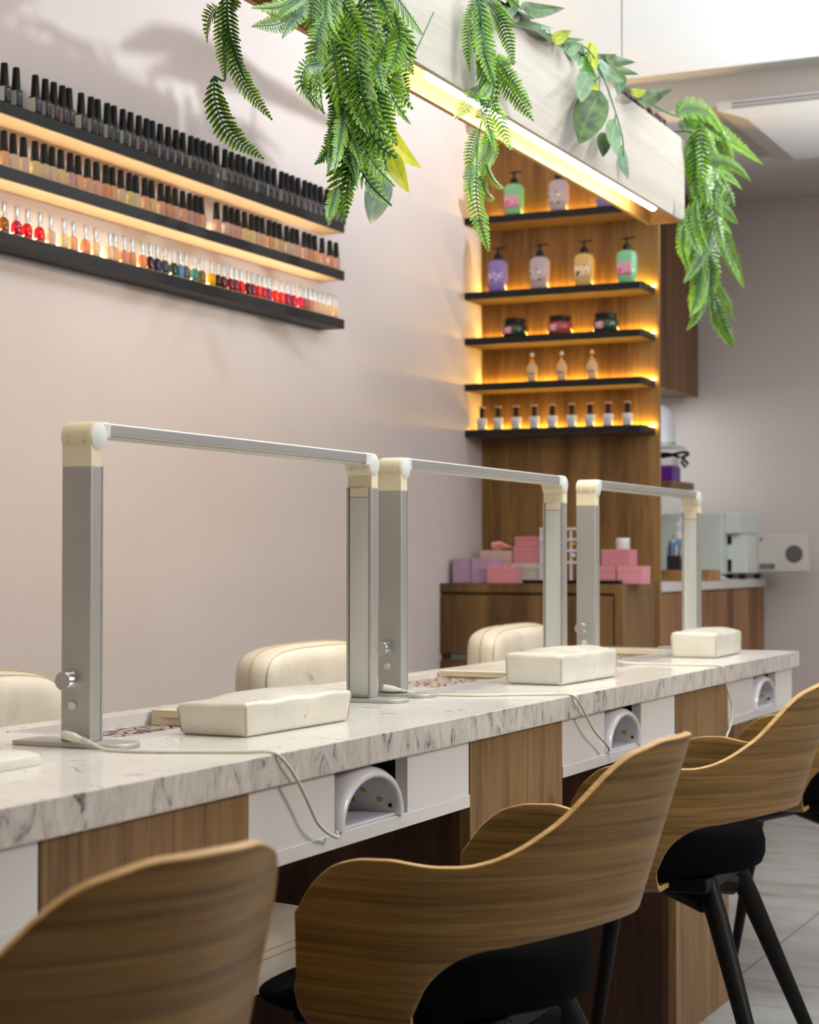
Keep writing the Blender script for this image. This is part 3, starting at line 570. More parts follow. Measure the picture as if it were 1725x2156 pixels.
# ------------------------------------------------------------------ UV nail lamps in the niches
def uv_lamp(cy, label):
    t = thing('nail_curing_lamp', (-1.2, cy, .637), label, 'nail lamp', 'white arch curing lamps in the niches')
    x0, x1 = -1.33, -1.112; z0 = .6375; w = .1015; h = .0795; n = 24
    def arc(wd, ht, k): a = math.pi*k/n; return (cy+wd*math.cos(a)*(1 if True else 1), z0+ht*math.sin(a)**.88)
    b = MB(); rows = []
    for x, sc, sh in ((x0, .55, .6), (x0+.012, .8, .84), (x0+.05, .97, .97), (x1-.06, 1, 1), (x1-.025, 1.0, .99), (x1-.010, .985, .95), (x1-.003, .95, .89), (x1, .90, .83), (x1-.002, .845, .785), (x1-.008, .82, .765), (x1-.09, .80, .76), (x1-.13, .77, .74), (x1-.16, .68, .68), (x1-.175, .5, .5), (x1-.18, 0.01, .01)):
        rows.append([(x, *arc(w*sc, h*sh, k)) for k in range(n+1)])
    b.grid(rows); b.add([(x0, *arc(w*.55, h*.6, k)) for k in range(n+1)], [tuple(range(n+1))])
    obj('shell', b, 'white_pl', t, smooth=70)
    b = MB().box(x0+.03, x1-.010, cy-w*.92, cy+w*.92, z0-.0002, z0+.004); obj('tray', b, simple('tray_white', (214, 214, 220), .25), t, bevel=.001)
    b = MB()
    def chip(mb, x, ang, hx, ha, sc):
        vs = []
        for r_ in (sc, sc-.02):
            for sx, sa in ((-1, -1), (1, -1), (1, 1), (-1, 1)):
                a = R(ang+sa*ha); vs.append((x+sx*hx, cy+w*r_*math.cos(a), z0+h*(r_-.04)*math.sin(a)**.88))
        mb.add(vs, [(4, 5, 6, 7), (0, 1, 5, 4), (1, 2, 6, 5), (2, 3, 7, 6), (3, 0, 4, 7)])
    for x, ang in ((-1.165, 32.4), (-1.187, 16.3), (-1.1435, 18.2), (-1.165, 140), (-1.187, 160), (-1.15, 90)):
        b = MB(); chip(b, x, ang, .0035, 2.6, .795); obj('led_chip', b, simple('chip_yellow', (190, 196, 30), .4), t)
    b = MB(); chip(b, -1.128, 11, .0025, 2.0, .805); obj('sensor_hole', b, 'black_pl', t)
uv_lamp(2.230, 'white arch nail curing lamp in the niche nearest the camera')
uv_lamp(3.308, 'white arch nail curing lamp in the second niche')
uv_lamp(4.378, 'white arch nail curing lamp in the farthest niche, mostly hidden')

# ------------------------------------------------------------------ oak shell chairs
TP = [(0, .789), (.13, .787), (.22, .772), (.265, .750), (.305, .722), (.345, .697), (.415, .670), (.47, .656), (.53, .649), (.61, .649), (.72, .656), (.82, .654), (.885, .645), (.94, .624), (.975, .603), (1.0, .578)]
def lerp(T, x):
    for (a, p), (b_, q) in zip(T, T[1:]):
        if x <= b_: 
            f = (x-a)/(b_-a); return p+(q-p)*f
    return T[-1][1]
def smoothT(u):
    u = abs(u); return (lerp(TP, max(0, u-.015))+lerp(TP, u)+lerp(TP, min(1, u+.015)))/3
A_, B_ = .25, .20
def plan(u):
    Lq, s = .367, .125; tt = abs(u)*(Lq+s)
    if tt < Lq:
        ph = tt/Lq*math.pi/2; l = A_*math.sin(ph)**1.2; y = -B_*math.cos(ph)**1.2; w = math.cos(ph)
    else: l = A_-.012*((tt-Lq)/s)**2; y = tt-Lq; w = 0
    return math.copysign(l, u) if u else 0, y-.014, w
def shellp(u, z):
    l, y, w = plan(u); y -= .32*w*(z-.57); l *= 1+.25*(z-.57); return (l, y, z)
def bot(u):
    l, y, w = plan(u); t_ = (-.045-y)/.085
    if t_ <= 0:
        au = abs(u)
        if au > .955: return .475+.03*(1-math.sqrt(max(0, 1-((au-.955)/.045)**2)))
        return .475
    if t_ < 1: return .462+.09*math.sqrt(1-(1-t_)**2)
    return .552+.016*min(1, (t_-1)/1.0)
def make_chair(label, loc, rz):
    # local: +y forward (to the desk); world forward is -X, so rz adds 90 degrees
    t = thing('shell_chair', loc, label, 'chair', 'oak shell chairs in front of the desk', rz+math.pi/2)
    us = []; N_ = 120
    for k in range(N_+1): us.append(-1+2*k/N_)
    extra = []
    for a in (.50, .515, .53, .545, .56, .575, .59, .61, .97, .985, .993, 1.0): extra += [a, -a]
    us = sorted(set([round(x, 5) for x in us+extra])); nv = 12
    b = MB(); rows = []
    for v in range(nv+1): rows.append([shellp(u, smoothT(u)+(bot(u)-smoothT(u))*v/nv) for u in us])
    b.grid(rows)
    # lower flaps of the arms curl in under the seat
    for sgn in (-1, 1):
        cols = [u for u in us if u*sgn > 0 and plan(u)[1] > -.047]
        rr = []
        for k in range(9):
            row = []
            for u in cols:
                l, y, z = shellp(u, bot(u)); 
                if k <= 5: a = math.pi/2*k/5; row.append((l-sgn*.030*(1-math.cos(a)), y, z-.030*math.sin(a)))
                else: row.append((l-sgn*(.030+.016*(k-5)), y, z-.030))
            rr.append(row)
        if sgn < 0: rr = [r[:] for r in rr]
        b.grid(rr)
    o = obj('wooden_shell', b, ['ply', 'ply_rim'], t, local=True, solid=(.011, 1 if False else -1, 1), smooth=50)
    m = o.modifiers.new('w', 'WELD'); m.merge_threshold = .0004
    o.modifiers.move(1, 0)
    md = o.modifiers.new('bevel', 'BEVEL'); md.width = .0025; md.segments = 2; md.limit_method = 'ANGLE'; md.angle_limit = R(60)
    # cushion
    def outl(a, sc):
        c, s_ = math.cos(a), math.sin(a); x = .234*math.copysign(abs(c)**.72, c); y = .218*math.copysign(abs(s_)**.8, s_)
        if y < 0: x *= 1-.45*(-y/.218)**1.5; y *= .86
        return x*sc, (y)*sc+.028
    n = 56; b = MB(); rows = []
    for zz, sc in ((0, 0), (0, .5), (0, .90), (.08, .97), (.3, 1), (.62, 1), (.85, .975), (.95, .93), (1, .86), (1.02, .6), (1.02, .3), (1.02, 0)):
        row = []
        for k in range(n):
            x, y = outl(2*math.pi*k/n, sc); x2, y2 = outl(2*math.pi*k/n, 1)
            f = min(1, max(0, (y+.16)/.41)); top = .512+.036*math.sin(math.pi*min(1, f*1.15+.08))-.055*f**1.5; botz = .452-.012*f*0
            row.append((x, y, botz+(top-botz)*zz))
        rows.append(row)
    b.grid(rows, close=True); obj('seat', b, 'black', t, local=True, smooth=60)
    # frame and legs
    b = MB()
    b.box(-.15, .15, -.10, .17, .424, .4505)
    for sx in (-1, 1):
        b.tube([(0, .03, .428), (sx*.10, -.085, .405)], [.03, .024], 10); b.tube([(0, .03, .428), (sx*.12, .13, .405)], [.03, .024], 10)
    b.box(-.23, .23, .07, .11, .428, .444)
    obj('seat_frame', b, 'blackwood', t, local=True, bevel=.004)
    for sx in (-1, 1):
        for y0, y1 in ((-.085, -.245), (.13, .235)):
            b = MB().tube([(sx*.098, y0, .437), (sx*.115, y0+(y1-y0)*.15, .38), (sx*.222, y1, .001)], [.020, .0185, .0105], 16)
            obj('leg', b, 'blackwood', t, local=True)
    return t
c0 = make_chair('oak shell chair nearest the camera, blurred, cut by the left picture edge', (-.985, 1.208, 0), -.21)
dup(c0, (-.935, 2.135, 0), 'oak shell chair with black seat in front of the nearest curing lamp', rz=math.pi/2)
dup(c0, (-.980, 3.18, 0), 'oak shell chair with four black legs in view, between middle and farthest pillar', rz=math.pi/2+.02)
dup(c0, (-.985, 4.25, 0), 'oak shell chair farthest away, mostly hidden at the right picture edge', rz=math.pi/2+.02)

# ------------------------------------------------------------------ technicians' white chairs behind the desk
def white_chair(cy, label, rz=0, loc_x=-1.86):
    t = thing('padded_chair', (loc_x, cy, 0), label, 'chair', 'white padded chairs behind the desk', rz)
    # backrest: rounded block with channels, front facing +X
    n = 60; nz = 16; b = MB(); rows = []
    w, z0, z1, th = .255, .50, .822, .045
    def front(u, v):
        y = u*w; z = z0+(z1-z0)*v
        ch = 0
        for c in (-.30, .30): ch += .010*math.exp(-((u-c-.10*(1-v)*math.copysign(1, c)*0)/.035)**2)
        x = th-ch+.006*math.cos(u*math.pi*1.5)
        return x, y, z
    def prof(x, y, z, u, v):
        # rounded corners: pull in near the border
        return x, y, z
    lst = []; fs = []
    def blk(i, j): u = -1+2*i/n; v = j/nz; return front(u, v)
    rows = []
    for j in range(nz+1): rows.append([blk(i, j) for i in range(n+1)])
    # build as closed rounded box: front grid + side ring + back
    def rr(u, v, k):   # k 0 front .. 1 back
        e = 1
        uu, vv = u, v*2-1; p = 6
        m_ = max(abs(uu), abs(vv), 1e-6); l_ = (abs(uu)**p+abs(vv)**p)**(1/p); s_ = m_/l_
        return uu*s_, (vv*s_+1)/2
    R_ = [(.0, .90), (.012, .955), (.03, .985), (.05, 1.0), (.075, .985), (.088, .94)]
    ring = []; nr = 96
    for dx, sc in R_:
        row = []
        for k in range(nr):
            a = 2*math.pi*k/nr; c, s_ = math.cos(a), math.sin(a); q = (abs(c)**8+abs(s_)**8)**(-1/8)
            u, v = c*q*sc, s_*q*sc
            x, y, z = front(u, (v+1)/2); z -= .015*u*u*max(0, v)
            row.append((x-dx, y, z))
        ring.append(row)
    inner = []
    for sc in (0, .15, .3, .42, .54, .66, .78):
        row = []
        for k in range(nr):
            a = 2*math.pi*k/nr; c, s_ = math.cos(a), math.sin(a); q = (abs(c)**8+abs(s_)**8)**(-1/8)
            u, v = c*q*sc, s_*q*sc; x, y, z = front(u, (v+1)/2); z -= .015*u*u*max(0, v); row.append((x+.004, y, z))
        inner.append(row)
    back = [[(p[0], t_[1], t_[2]) for p, t_ in zip(ring[-1], row)] for row in reversed(inner)]
    b.grid(inner+ring+[[(ring[-1][0][0]-.004+0*p[0], p[1], p[2]) for p in row] for row in reversed(inner)], close=True)
    bk = obj('backrest', b, 'chair_vinyl', t, local=True, smooth=70)
    s = MB()
    for off, sc in ((.013, .958), (.046, 1.003)):
        pts = []
        for k in range(nr+1):
            a = 2*math.pi*k/nr; c, s_ = math.cos(a), math.sin(a); q = (abs(c)**8+abs(s_)**8)**(-1/8)
            x, y, z = front(c*q*sc, (s_*q*sc+1)/2); z -= .015*(c*q)**2*max(0, s_*q); pts.append((x-off+.001, y, z))
        s.tube(pts, .0014, 5)
    for c in (-.30, .30): s.tube([(front(c, v/10)[0]+.0035, c*w, front(c, v/10)[2]) for v in range(1, 10)], .0011, 5)
    obj('stitching', s, 'seam', bk, local=True)
    # seat pushed under the desk
    b = MB(); rows = []
    for zz, sc in ((.385, 0), (.385, .93), (.392, .985), (.42, 1.0), (.447, .985), (.458, .955), (.466, .85), (.470, .5), (.470, 0)):
        row = []
        for k in range(64):
            a = 2*math.pi*k/64; c, s_ = math.cos(a), math.sin(a); q = (abs(c)**6+abs(s_)**6)**(-1/6)
            row.append((.33+.25*c*q*sc, .25*s_*q*sc, zz))
        rows.append(row)
    b.grid(rows, close=True); st = obj('seat', b, 'chair_vinyl', t, local=True, smooth=60)
    s = MB()
    for zz, sc in ((.4475, .9865), (.438, 1.0)):
        s.tube([(.33+.25*math.cos(a)*q*sc, .25*math.sin(a)*q*sc, zz) for a in [2*math.pi*k/64 for k in range(65)] for q in [(abs(math.cos(a))**6+abs(math.sin(a))**6)**(-1/6)]], .001, 5)
    obj('stitching', s, 'seam', st, local=True)
    b = MB().box(-.03, .02, -.03, .03, .36, .55).box(-.03, .40, -.03, .03, .365, .386); obj('back_support', b, 'steel', t, local=True, bevel=.004)
    b = MB().lathe([(.028, .06), (.028, .2), (.018, .2), (.018, .386)], (.30, 0, 0), 'Z', 20)
    for k in range(5):
        a = 2*math.pi*k/5+.3; b.tube([(.30, 0, .085), (.30+.26*math.cos(a), .26*math.sin(a), .055)], [.02, .012], 10)
        b.lathe([(0, -.012), (.026, -.012), (.028, 0), (.026, .012), (0, .012)], (.30+.25*math.cos(a), .25*math.sin(a), .0285), 'Y', 16)
    obj('swivel_base', b, 'steel', t, local=True)
    return t
w0 = white_chair(2.255, 'white padded chair back behind the nearest lamp, cut by the left edge')
dup(w0, (-1.86, 3.42, 0), 'white padded chair back rising behind the largest arm rest')
dup(w0, (-1.86, 4.60, 0), 'white padded chair back behind the second arm rest')
# ------------------------------------------------------------------ polish shelves on the left wall
def wall_shelf(z, th, lab, under):
    t = thing('wall_shelf', (-2.56, 3.7, z-th), lab, 'shelf', 'black polish shelves')
    obj('board', MB().box(-2.6, -2.522, 2.2, 4.848, z-th, z), 'shelf_black', t, bevel=.001)
    if under: obj('underside', MB().box(-2.599, -2.524, 2.202, 4.846, z-th-.0015, z-th), 'shelf_under_lit', t, label='underside tinted tan by led glow')  # only under the lit shelves; the unlit bottom one stays black
    return t
ZS = [2.013, 1.869, 1.722]
wall_shelf(ZS[0], .027, 'black wall shelf at the top, carrying black gel polish bottles', 1)
wall_shelf(ZS[1], .028, 'black wall shelf in the middle, carrying clear bottles with black caps', 1)
wall_shelf(ZS[2], .028, 'black wall shelf at the bottom, carrying bottles with silver caps', 0)
def led(name, mb, m, label): return one(name, mb, m, label, 'led strip', 'led strips along the shelves', smooth=0)
led('led_strip', MB().box(-2.599, -2.594, 2.2, 4.84, ZS[1]+.0005, ZS[1]+.004), 'strip_warm', 'warm glowing led strip behind the bottles on the middle wall shelf')
led('led_strip', MB().box(-2.599, -2.593, 2.2, 4.84, ZS[2]+.0005, ZS[2]+.0045), 'strip_warm', 'warm glowing led strip behind the bottles on the bottom wall shelf')

def sqring(w, d, z, e=4, n=20, cx=0, cy=0):
    r = []
    for k in range(n):
        a = 2*math.pi*(k+.5)/n; c, s = math.cos(a), math.sin(a); q = (abs(c)**e+abs(s)**e)**(-1/e); r.append((cx+w*c*q, cy+d*s*q, z))
    return r
CAP_T = MB().lathe([(0, .0405), (.0105, .0405), (.0105, .043), (.0078, .089), (.0068, .0905), (0, .0905)], n=16)
_body_t = MB().grid([sqring(0, 0, 0, 6), sqring(.0115, .0115, 0, 6), sqring(.0120, .0120, .001, 6), sqring(.0122, .0122, .037, 6), sqring(.0112, .0112, .040, 6), sqring(0, 0, .0405, 6)], close=True)
_lab_t = MB().box(-.0100, .0100, -.0127, -.0122, .003, .036)
_pr_t = MB()
for z0, z1, y0, y1 in ((.029, .032, -.005, .004), (.026, .0268, -.006, .005), (.010, .0107, -.006, .006), (.007, .0077, -.005, .003)): _pr_t.box(.0122, .0124, y0, y1, z0, z1)
_protos = {}
def bottle(key, y, z, label, group, parts, x=-2.5355):
    """first of a key is built, the rest are copies of it and its parts"""
    if key in _protos: return dup(_protos[key], (x, y, z), label, group)
    t = thing('nail_polish_bottle', (x, y, z), label, 'nail polish', group)
    for nm, mb, m in parts(): obj(nm, mb, m, t, local=True, smooth=50)
    _protos[key] = t; return t
def cl(mb):
    n = MB(); n.v = list(mb.v); n.f = list(mb.f); n.m = list(mb.m); n.t = list(mb.t); return n
LT = ['white:228,228,220', 'pale grey:196,194,190', 'ivory:226,220,200', 'soft pink:216,178,188', 'beige:206,190,172', 'rose:196,150,156', 'silver grey:176,178,180', 'peach:214,168,146']
seqT = [0, 1, 2, 1, 4, 3, 4, 2, 3, 4, 2, 1, 0, 2, 3, 4, 6, 1, 6, 3, 0, 1, 4, 7, 3, 5, 4, 6, 5, 7, 6, 1, 3, 0, 4, 3, 2, 1, 3, 5, 0, 3, 6, 2, 5, 0, 4]
for i, y in enumerate(TOP_Y):
    nm, rgb = LT[seqT[i % len(seqT)]].split(':'); rgb = tuple(int(c) for c in rgb.split(','))
    bottle('T'+nm, y, ZS[0], f'black gel polish bottle with {nm} label, {ordw(i)} from the left on the top shelf', 'black gel polish bottles on the top shelf',
           lambda: [('body', cl(_body_t), simple('bottle_black', (16, 16, 19), .32, spec=.35)), ('cap', cl(CAP_T), simple('cap_black', (9, 9, 10), .5, spec=.25)), ('label', cl(_lab_t), simple('label_'+nm, rgb, .5)), ('print', cl(_pr_t), simple('print_pale', (120, 124, 130), .5))])
_base_m = MB().grid([sqring(0, 0, 0, 4), sqring(.0110, .0110, 0, 4), sqring(.0121, .0121, .0015, 4), sqring(.0121, .0121, .0050, 4), sqring(.0112, .0112, .0055, 4), sqring(0, 0, .0055, 4)], close=True)
_body_m = MB().grid([sqring(0, 0, .0055, 4), sqring(.0112, .0112, .0055, 4), sqring(.0118, .0118, .0065, 4), sqring(.0120, .0120, .031, 4), sqring(.0100, .0100, .0355, 4), sqring(.006, .006, .037, 3), sqring(0, 0, .037, 3)], close=True)
_pr_m = MB().box(-.007, .007, -.01225, -.0121, .008, .026)
CAP_M = MB().lathe([(0, .0365), (.0100, .0365), (.0102, .039), (.0072, .0815), (.0062, .083), (0, .083)], n=16)
LM = ['clear:246,238,224', 'pearl:244,230,222', 'milky yellow:246,236,196', 'lilac:226,202,208', 'peach:246,216,188', 'nude pink:240,212,198', 'tawny:234,196,172', 'blush:242,216,206']
seqM = [4, 0, 1, 2, 0, 1, 2, 3, 4, 5, 5, 6, 4, 0, 2, 0, 4, 2, 5, 6, 7, 4, 3, 6, 5, 7, 1, 7, 5, 2, 2, 5, 4, 6, 2, 5, 0, 1, 7, 5, 6, 4, 5, 6, 7]
for i, y in enumerate(MID_Y):
    nm, rgb = LM[seqM[i % len(seqM)]].split(':'); rgb = tuple(int(c) for c in rgb.split(','))
    bottle('M'+nm, y, ZS[1], f'{nm} gel bottle with black cap, {ordw(i)} from the left on the middle shelf', 'pale bottles with black caps on the middle shelf',
           lambda: [('glass_base', cl(_base_m), glassy('clear_base', (255, 246, 230), .9)), ('body', cl(_body_m), glassy('glass_'+nm, rgb, .82)), ('cap', cl(CAP_M), simple('cap_black', (9, 9, 10), .5, spec=.25)), ('label', cl(_pr_m), glassy('print_'+nm, tuple(int(c*.8) for c in rgb), .4))])
_base_l = MB().grid([sqring(0, 0, 0, 3), sqring(.0102, .0102, 0, 3), sqring(.0113, .0113, .0012, 3), sqring(.0113, .0113, .0035, 3), sqring(.0106, .0106, .004, 3), sqring(0, 0, .004, 3)], close=True)
_body_l = MB().grid([sqring(0, 0, .004, 3), sqring(.0106, .0106, .004, 3), sqring(.0111, .0111, .0055, 3), sqring(.0114, .0114, .018, 3), sqring(.0104, .0104, .029, 3), sqring(.0066, .0066, .035, 2.4), sqring(.005, .005, .038, 2), sqring(0, 0, .038, 2)], close=True)
CAP_L = MB().lathe([(0, .036), (.0068, .036), (.0070, .038), (.0062, .069), (.0052, .0705), (0, .0705)], n=16)
LL = {'amber': (150, 92, 20), 'crimson': (190, 14, 60), 'bright red': (226, 24, 30), 'pale pink': (240, 208, 194), 'cream': (248, 228, 196), 'peach': (244, 200, 160), 'apricot': (236, 172, 128), 'tan': (220, 172, 140), 'dark maroon': (62, 8, 20),
      'navy': (28, 40, 84), 'slate': (56, 62, 80), 'dark green': (30, 60, 34), 'sky blue': (72, 150, 190), 'grey brown': (110, 96, 88), 'teal': (66, 140, 136), 'olive': (128, 100, 10), 'yellow': (232, 168, 16), 'black': (14, 12, 16), 'wine': (110, 8, 34),
      'dark red': (150, 10, 30), 'orange red': (234, 50, 26), 'hot pink': (220, 24, 90), 'mauve': (160, 20, 96), 'dusty brown': (170, 110, 84), 'milky': (246, 224, 190)}
seqL = ['amber', 'crimson', 'bright red', 'bright red', 'pale pink', 'cream', 'peach', 'apricot', 'cream', 'cream', 'peach', 'tan', 'tan', 'apricot', 'dark maroon', 'navy', 'slate', 'dark green', 'sky blue', 'grey brown', 'teal', 'olive', 'yellow', 'black', 'wine', 'wine', 'dark red', 'bright red', 'dark maroon', 'dark red', 'orange red', 'crimson', 'mauve', 'orange red', 'orange red', 'mauve', 'crimson', 'hot pink', 'dusty brown', 'tan', 'pale pink', 'milky', 'cream', 'milky', 'cream', 'tan']
for i, y in enumerate(LOW_Y):
    nm = seqL[i % len(seqL)]; rgb = LL[nm]
    bottle('L'+nm, y, ZS[2], f'{nm} nail polish with silver cap, {ordw(i)} from the left on the bottom shelf', 'nail polishes with silver caps on the bottom shelf',
           lambda: [('glass_base', cl(_base_l), glassy('clear_base', (255, 246, 230), .9)), ('body', cl(_body_l), glassy('lacquer_'+nm, rgb, .6 if sum(rgb) > 500 else .42)), ('cap', cl(CAP_L), simple('cap_silver', (176, 180, 184), .25, metal=.6))])

# ------------------------------------------------------------------ back panel, cabinet, shelves
one('wall_panel', MB().box(-2.598, -1.925, 6.085, 6.105, 0, ZF-.001), 'panel_wood', 'tall oak wall panel behind the lit shelves', 'wall panel', smooth=0)
t = thing('storage_cabinet', (-2.27, 5.9, 0), 'low oak cabinet with drawers under the lit shelves, pink boxes on it', 'cabinet')
obj('carcass', MB().box(-2.598, -1.934, 5.732, 6.083, 0, .884), 'cab_wood', t)
obj('counter_top', MB().box(-2.598, -1.934, 5.712, 6.084, .884, .914), 'cab_wood', t, bevel=.001)
obj('stile', MB().box(-1.962, -1.934, 5.712, 5.732, 0, .884), 'cab_wood', t)
obj('drawer', MB().box(-2.596, -1.968, 5.712, 5.731, .672, .874), 'cab_wood', t, bevel=.001)
d = obj('drawer', MB().box(-2.596, -1.968, 5.712, 5.731, .30, .648), 'cab_wood', t, bevel=.001)
obj('handle', MB().box(-2.56, -2.40, 5.722, 5.7325, .650, .670), simple('handle_grey', (120, 118, 120), .4, metal=.5), t)
SZ = [2.221, 1.952, 1.788, 1.624, 1.459]
names = ['pump bottles on top row', 'four pump bottles', 'three round jars', 'three dropper bottles', 'nine small white bottles']
for k, z in enumerate(SZ):
    lab = ['black lit shelf highest on the oak panel', 'black lit shelf carrying four pump bottles', 'black lit shelf carrying three round jars', 'black lit shelf carrying three small dropper bottles', 'black lit shelf carrying nine small white bottles'][k]
    t = thing('display_shelf', (-2.27, 6.0, z-.026), lab, 'shelf', 'black shelves on the oak panel')
    b = MB(); pl = [(-2.599, 5.93), (-1.945, 5.93), (-1.938, 5.937), (-1.938, 6.0845), (-2.599, 6.0845)]; m = len(pl)
    b.add([(x, y, zz) for zz in (z-.024, z) for x, y in pl], [tuple(reversed(range(m))), tuple(range(m, 2*m))]+[(i, (i+1) % m, (i+1) % m+m, i+m) for i in range(m)])
    obj('board', b, 'shelf_black', t, smooth=0)
    obj('underside', MB().box(-2.597, -1.942, 5.932, 6.0835, z-.026, z-.0241), simple('under_brown', (78, 54, 30), .6), t)
    led('led_strip', MB().box(-2.59, -1.935, 6.072, 6.080, z+.0005, z+.005), 'strip_amber', 'amber led strip at the back of the shelf, ' + ['highest on the oak panel', 'behind the four pump bottles', 'behind the round jars', 'behind the dropper bottles', 'behind the nine white bottles'][k])
# pump bottles
def printmat(name, base, spots, scale=30):
    m = mat(name, srgb(*base), .3, coat=.3); N = NT(m); v = coords(N)
    n0 = N.n('ShaderNodeTexNoise', i_Scale=scale, i_Detail=2); N.l(v, n0.inputs[0])
    st = []; k = len(spots)
    r = N.ramp([(0, srgb(*base))]+[(.47+.16*i/k, srgb(*c)) for i, c in enumerate(spots)]); r.color_ramp.interpolation = 'CONSTANT'
    N.l(n0.outputs[0], r.inputs[0]); N.l(r.outputs[0], N.b.inputs['Base Color']); return m
PM = {'mint': (printmat('print_mint', (228, 150, 176), [(236, 176, 196), (214, 96, 140)], 40), (150, 214, 168)), 'lilac': (printmat('print_lilac', (164, 140, 214), [(214, 200, 236), (120, 96, 180)], 45), (160, 138, 214)),
      'floral': (printmat('print_floral', (196, 180, 196), [(226, 204, 150), (60, 96, 120), (236, 224, 200)], 55), (206, 188, 200)), 'almond': (printmat('print_almond', (240, 206, 140), [(250, 236, 210), (120, 74, 40)], 42), (238, 200, 120))}
def pump(kind, x, z, label, first={}):
    if kind in first: return dup(first[kind], (x, 5.985, z), label)
    t = thing('pump_bottle', (x, 5.985, z), label, 'bottle', 'pump bottles on the lit shelves', -.1)
    pr, body = PM[kind]
    bm = glassy('pump_'+kind, body, .25)
    b = MB().grid([sqring(0, 0, 0, 4, 28), sqring(.028, .018, 0, 4, 28), sqring(.031, .021, .004, 4, 28), sqring(.0345, .023, .055, 4, 28), sqring(.035, .0235, .098, 4, 28), sqring(.031, .021, .112, 3.5, 28), sqring(.018, .015, .118, 2.5, 28), sqring(.013, .013, .119, 2, 28), sqring(0, 0, .119, 2, 28)], close=True)
    obj('body', b, bm, t, local=True, smooth=50)
    rows = []
    for z_, w in ((.030, .0332), (.045, .0342), (.060, .0348), (.075, .0350)):
        rows.append([(w*u, -(.0212+.0028*(z_/.1))-.0006+.010*abs(u)**5*.2, z_-(.008*u*u if z_ > .07 else 0)) for u in [-.82+1.64*k/12 for k in range(13)]])
    obj('label', MB().grid(rows), pr, t, local=True, solid=(.0004, 0))
    b = MB().lathe([(0, .118), (.0145, .118), (.0145, .134), (.010, .139), (.0045, .140), (.0045, .156), (.0075, .156), (.0075, .163), (0, .164)], n=18)
    b.box(-.004, .030, -.005, .005, .158, .163).box(-.018, 0, -.005, .005, .158, .162)
    obj('pump', b, 'black_pl', t, local=True); first[kind] = t; return t
pump('mint', -2.430, SZ[0], 'mint pump bottle with pink label on the highest lit shelf')
pump('floral', -2.259, SZ[0], 'pale floral pump bottle on the highest lit shelf')
pump('lilac', -2.085, SZ[0], 'lilac pump bottle on the highest shelf, partly behind the beam')
pump('lilac', -2.493, SZ[1], 'lilac pump bottle leftmost in the row of four')
pump('floral', -2.332, SZ[1], 'pale floral pump bottle second in the row of four')
pump('almond', -2.165, SZ[1], 'cream almond pump bottle third in the row of four')
pump('mint', -2.008, SZ[1], 'mint pump bottle rightmost in the row of four')
# jars
def jar(x, col, label, pr):
    t = thing('cosmetic_jar', (x, 5.985, SZ[2]), label, 'jar', 'round jars on the lit shelf')
    obj('body', MB().lathe([(0, 0), (.037, 0), (.043, .004), (.046, .022), (.045, .038), (.037, .046), (0, .046)], n=32), glassy('jar_'+str(col[0]), col, .2), t, local=True, smooth=50)
    b = MB().lathe([(0, .0455), (.0385, .0455), (.0390, .048), (.0390, .065), (.036, .067), (0, .067)], n=32); obj('lid', b, 'black_pl', t, local=True)
    rows = [[(.0462*math.sin(a), -.0462*math.cos(a), z) for a in [R(-62+7*k) for k in range(11)]] for z in (.010, .020, .033)]
    obj('label', MB().grid(rows), pr, t, local=True, solid=(.0004, 0))
jp = printmat('print_jar', (222, 150, 168), [(236, 190, 200), (190, 96, 120)], 50)
jar(-2.427, (38, 62, 44), 'dark green round jar with black lid, leftmost of three', jp)
jar(-2.255, (176, 70, 74), 'red round jar with black lid between two green jars', jp)
jar(-2.085, (38, 63, 45), 'dark green round jar with black lid, rightmost of three', jp)
# droppers
for i, x in enumerate((-2.362, -2.250, -2.137)):
    lab = ['small frosted dropper bottle with gold collar, left of three', 'small frosted dropper bottle with gold collar, centre of three', 'small frosted dropper bottle with gold collar, right of three'][i]
    if i == 0:
        t = d0 = thing('dropper_bottle', (x, 5.985, SZ[3]), lab, 'bottle', 'dropper bottles on the lit shelf')
        obj('body', MB().lathe([(0, 0), (.014, 0), (.0155, .002), (.0195, .045), (.0195, .056), (.0125, .066), (.0125, .072), (0, .072)], n=20), glassy('frosted', (240, 226, 196), .6), t, local=True, smooth=50)
        obj('collar', MB().lathe([(0, .0715), (.0115, .0715), (.011, .086), (.007, .091), (0, .091)], n=18), simple('gold', (214, 140, 40), .2, metal=.9), t, local=True)
        obj('bulb', MB().lathe([(0, .0905), (.006, .0905), (.0075, .098), (.005, .106), (0, .108)], n=14), simple('bulb_white', (236, 220, 200), .4), t, local=True)
        obj('label', MB().box(-.014, .014, -.0188, -.0175, .028, .033), simple('print_grey', (110, 110, 116), .5), t, local=True)
    else: dup(d0, (x, 5.985, SZ[3]), lab)
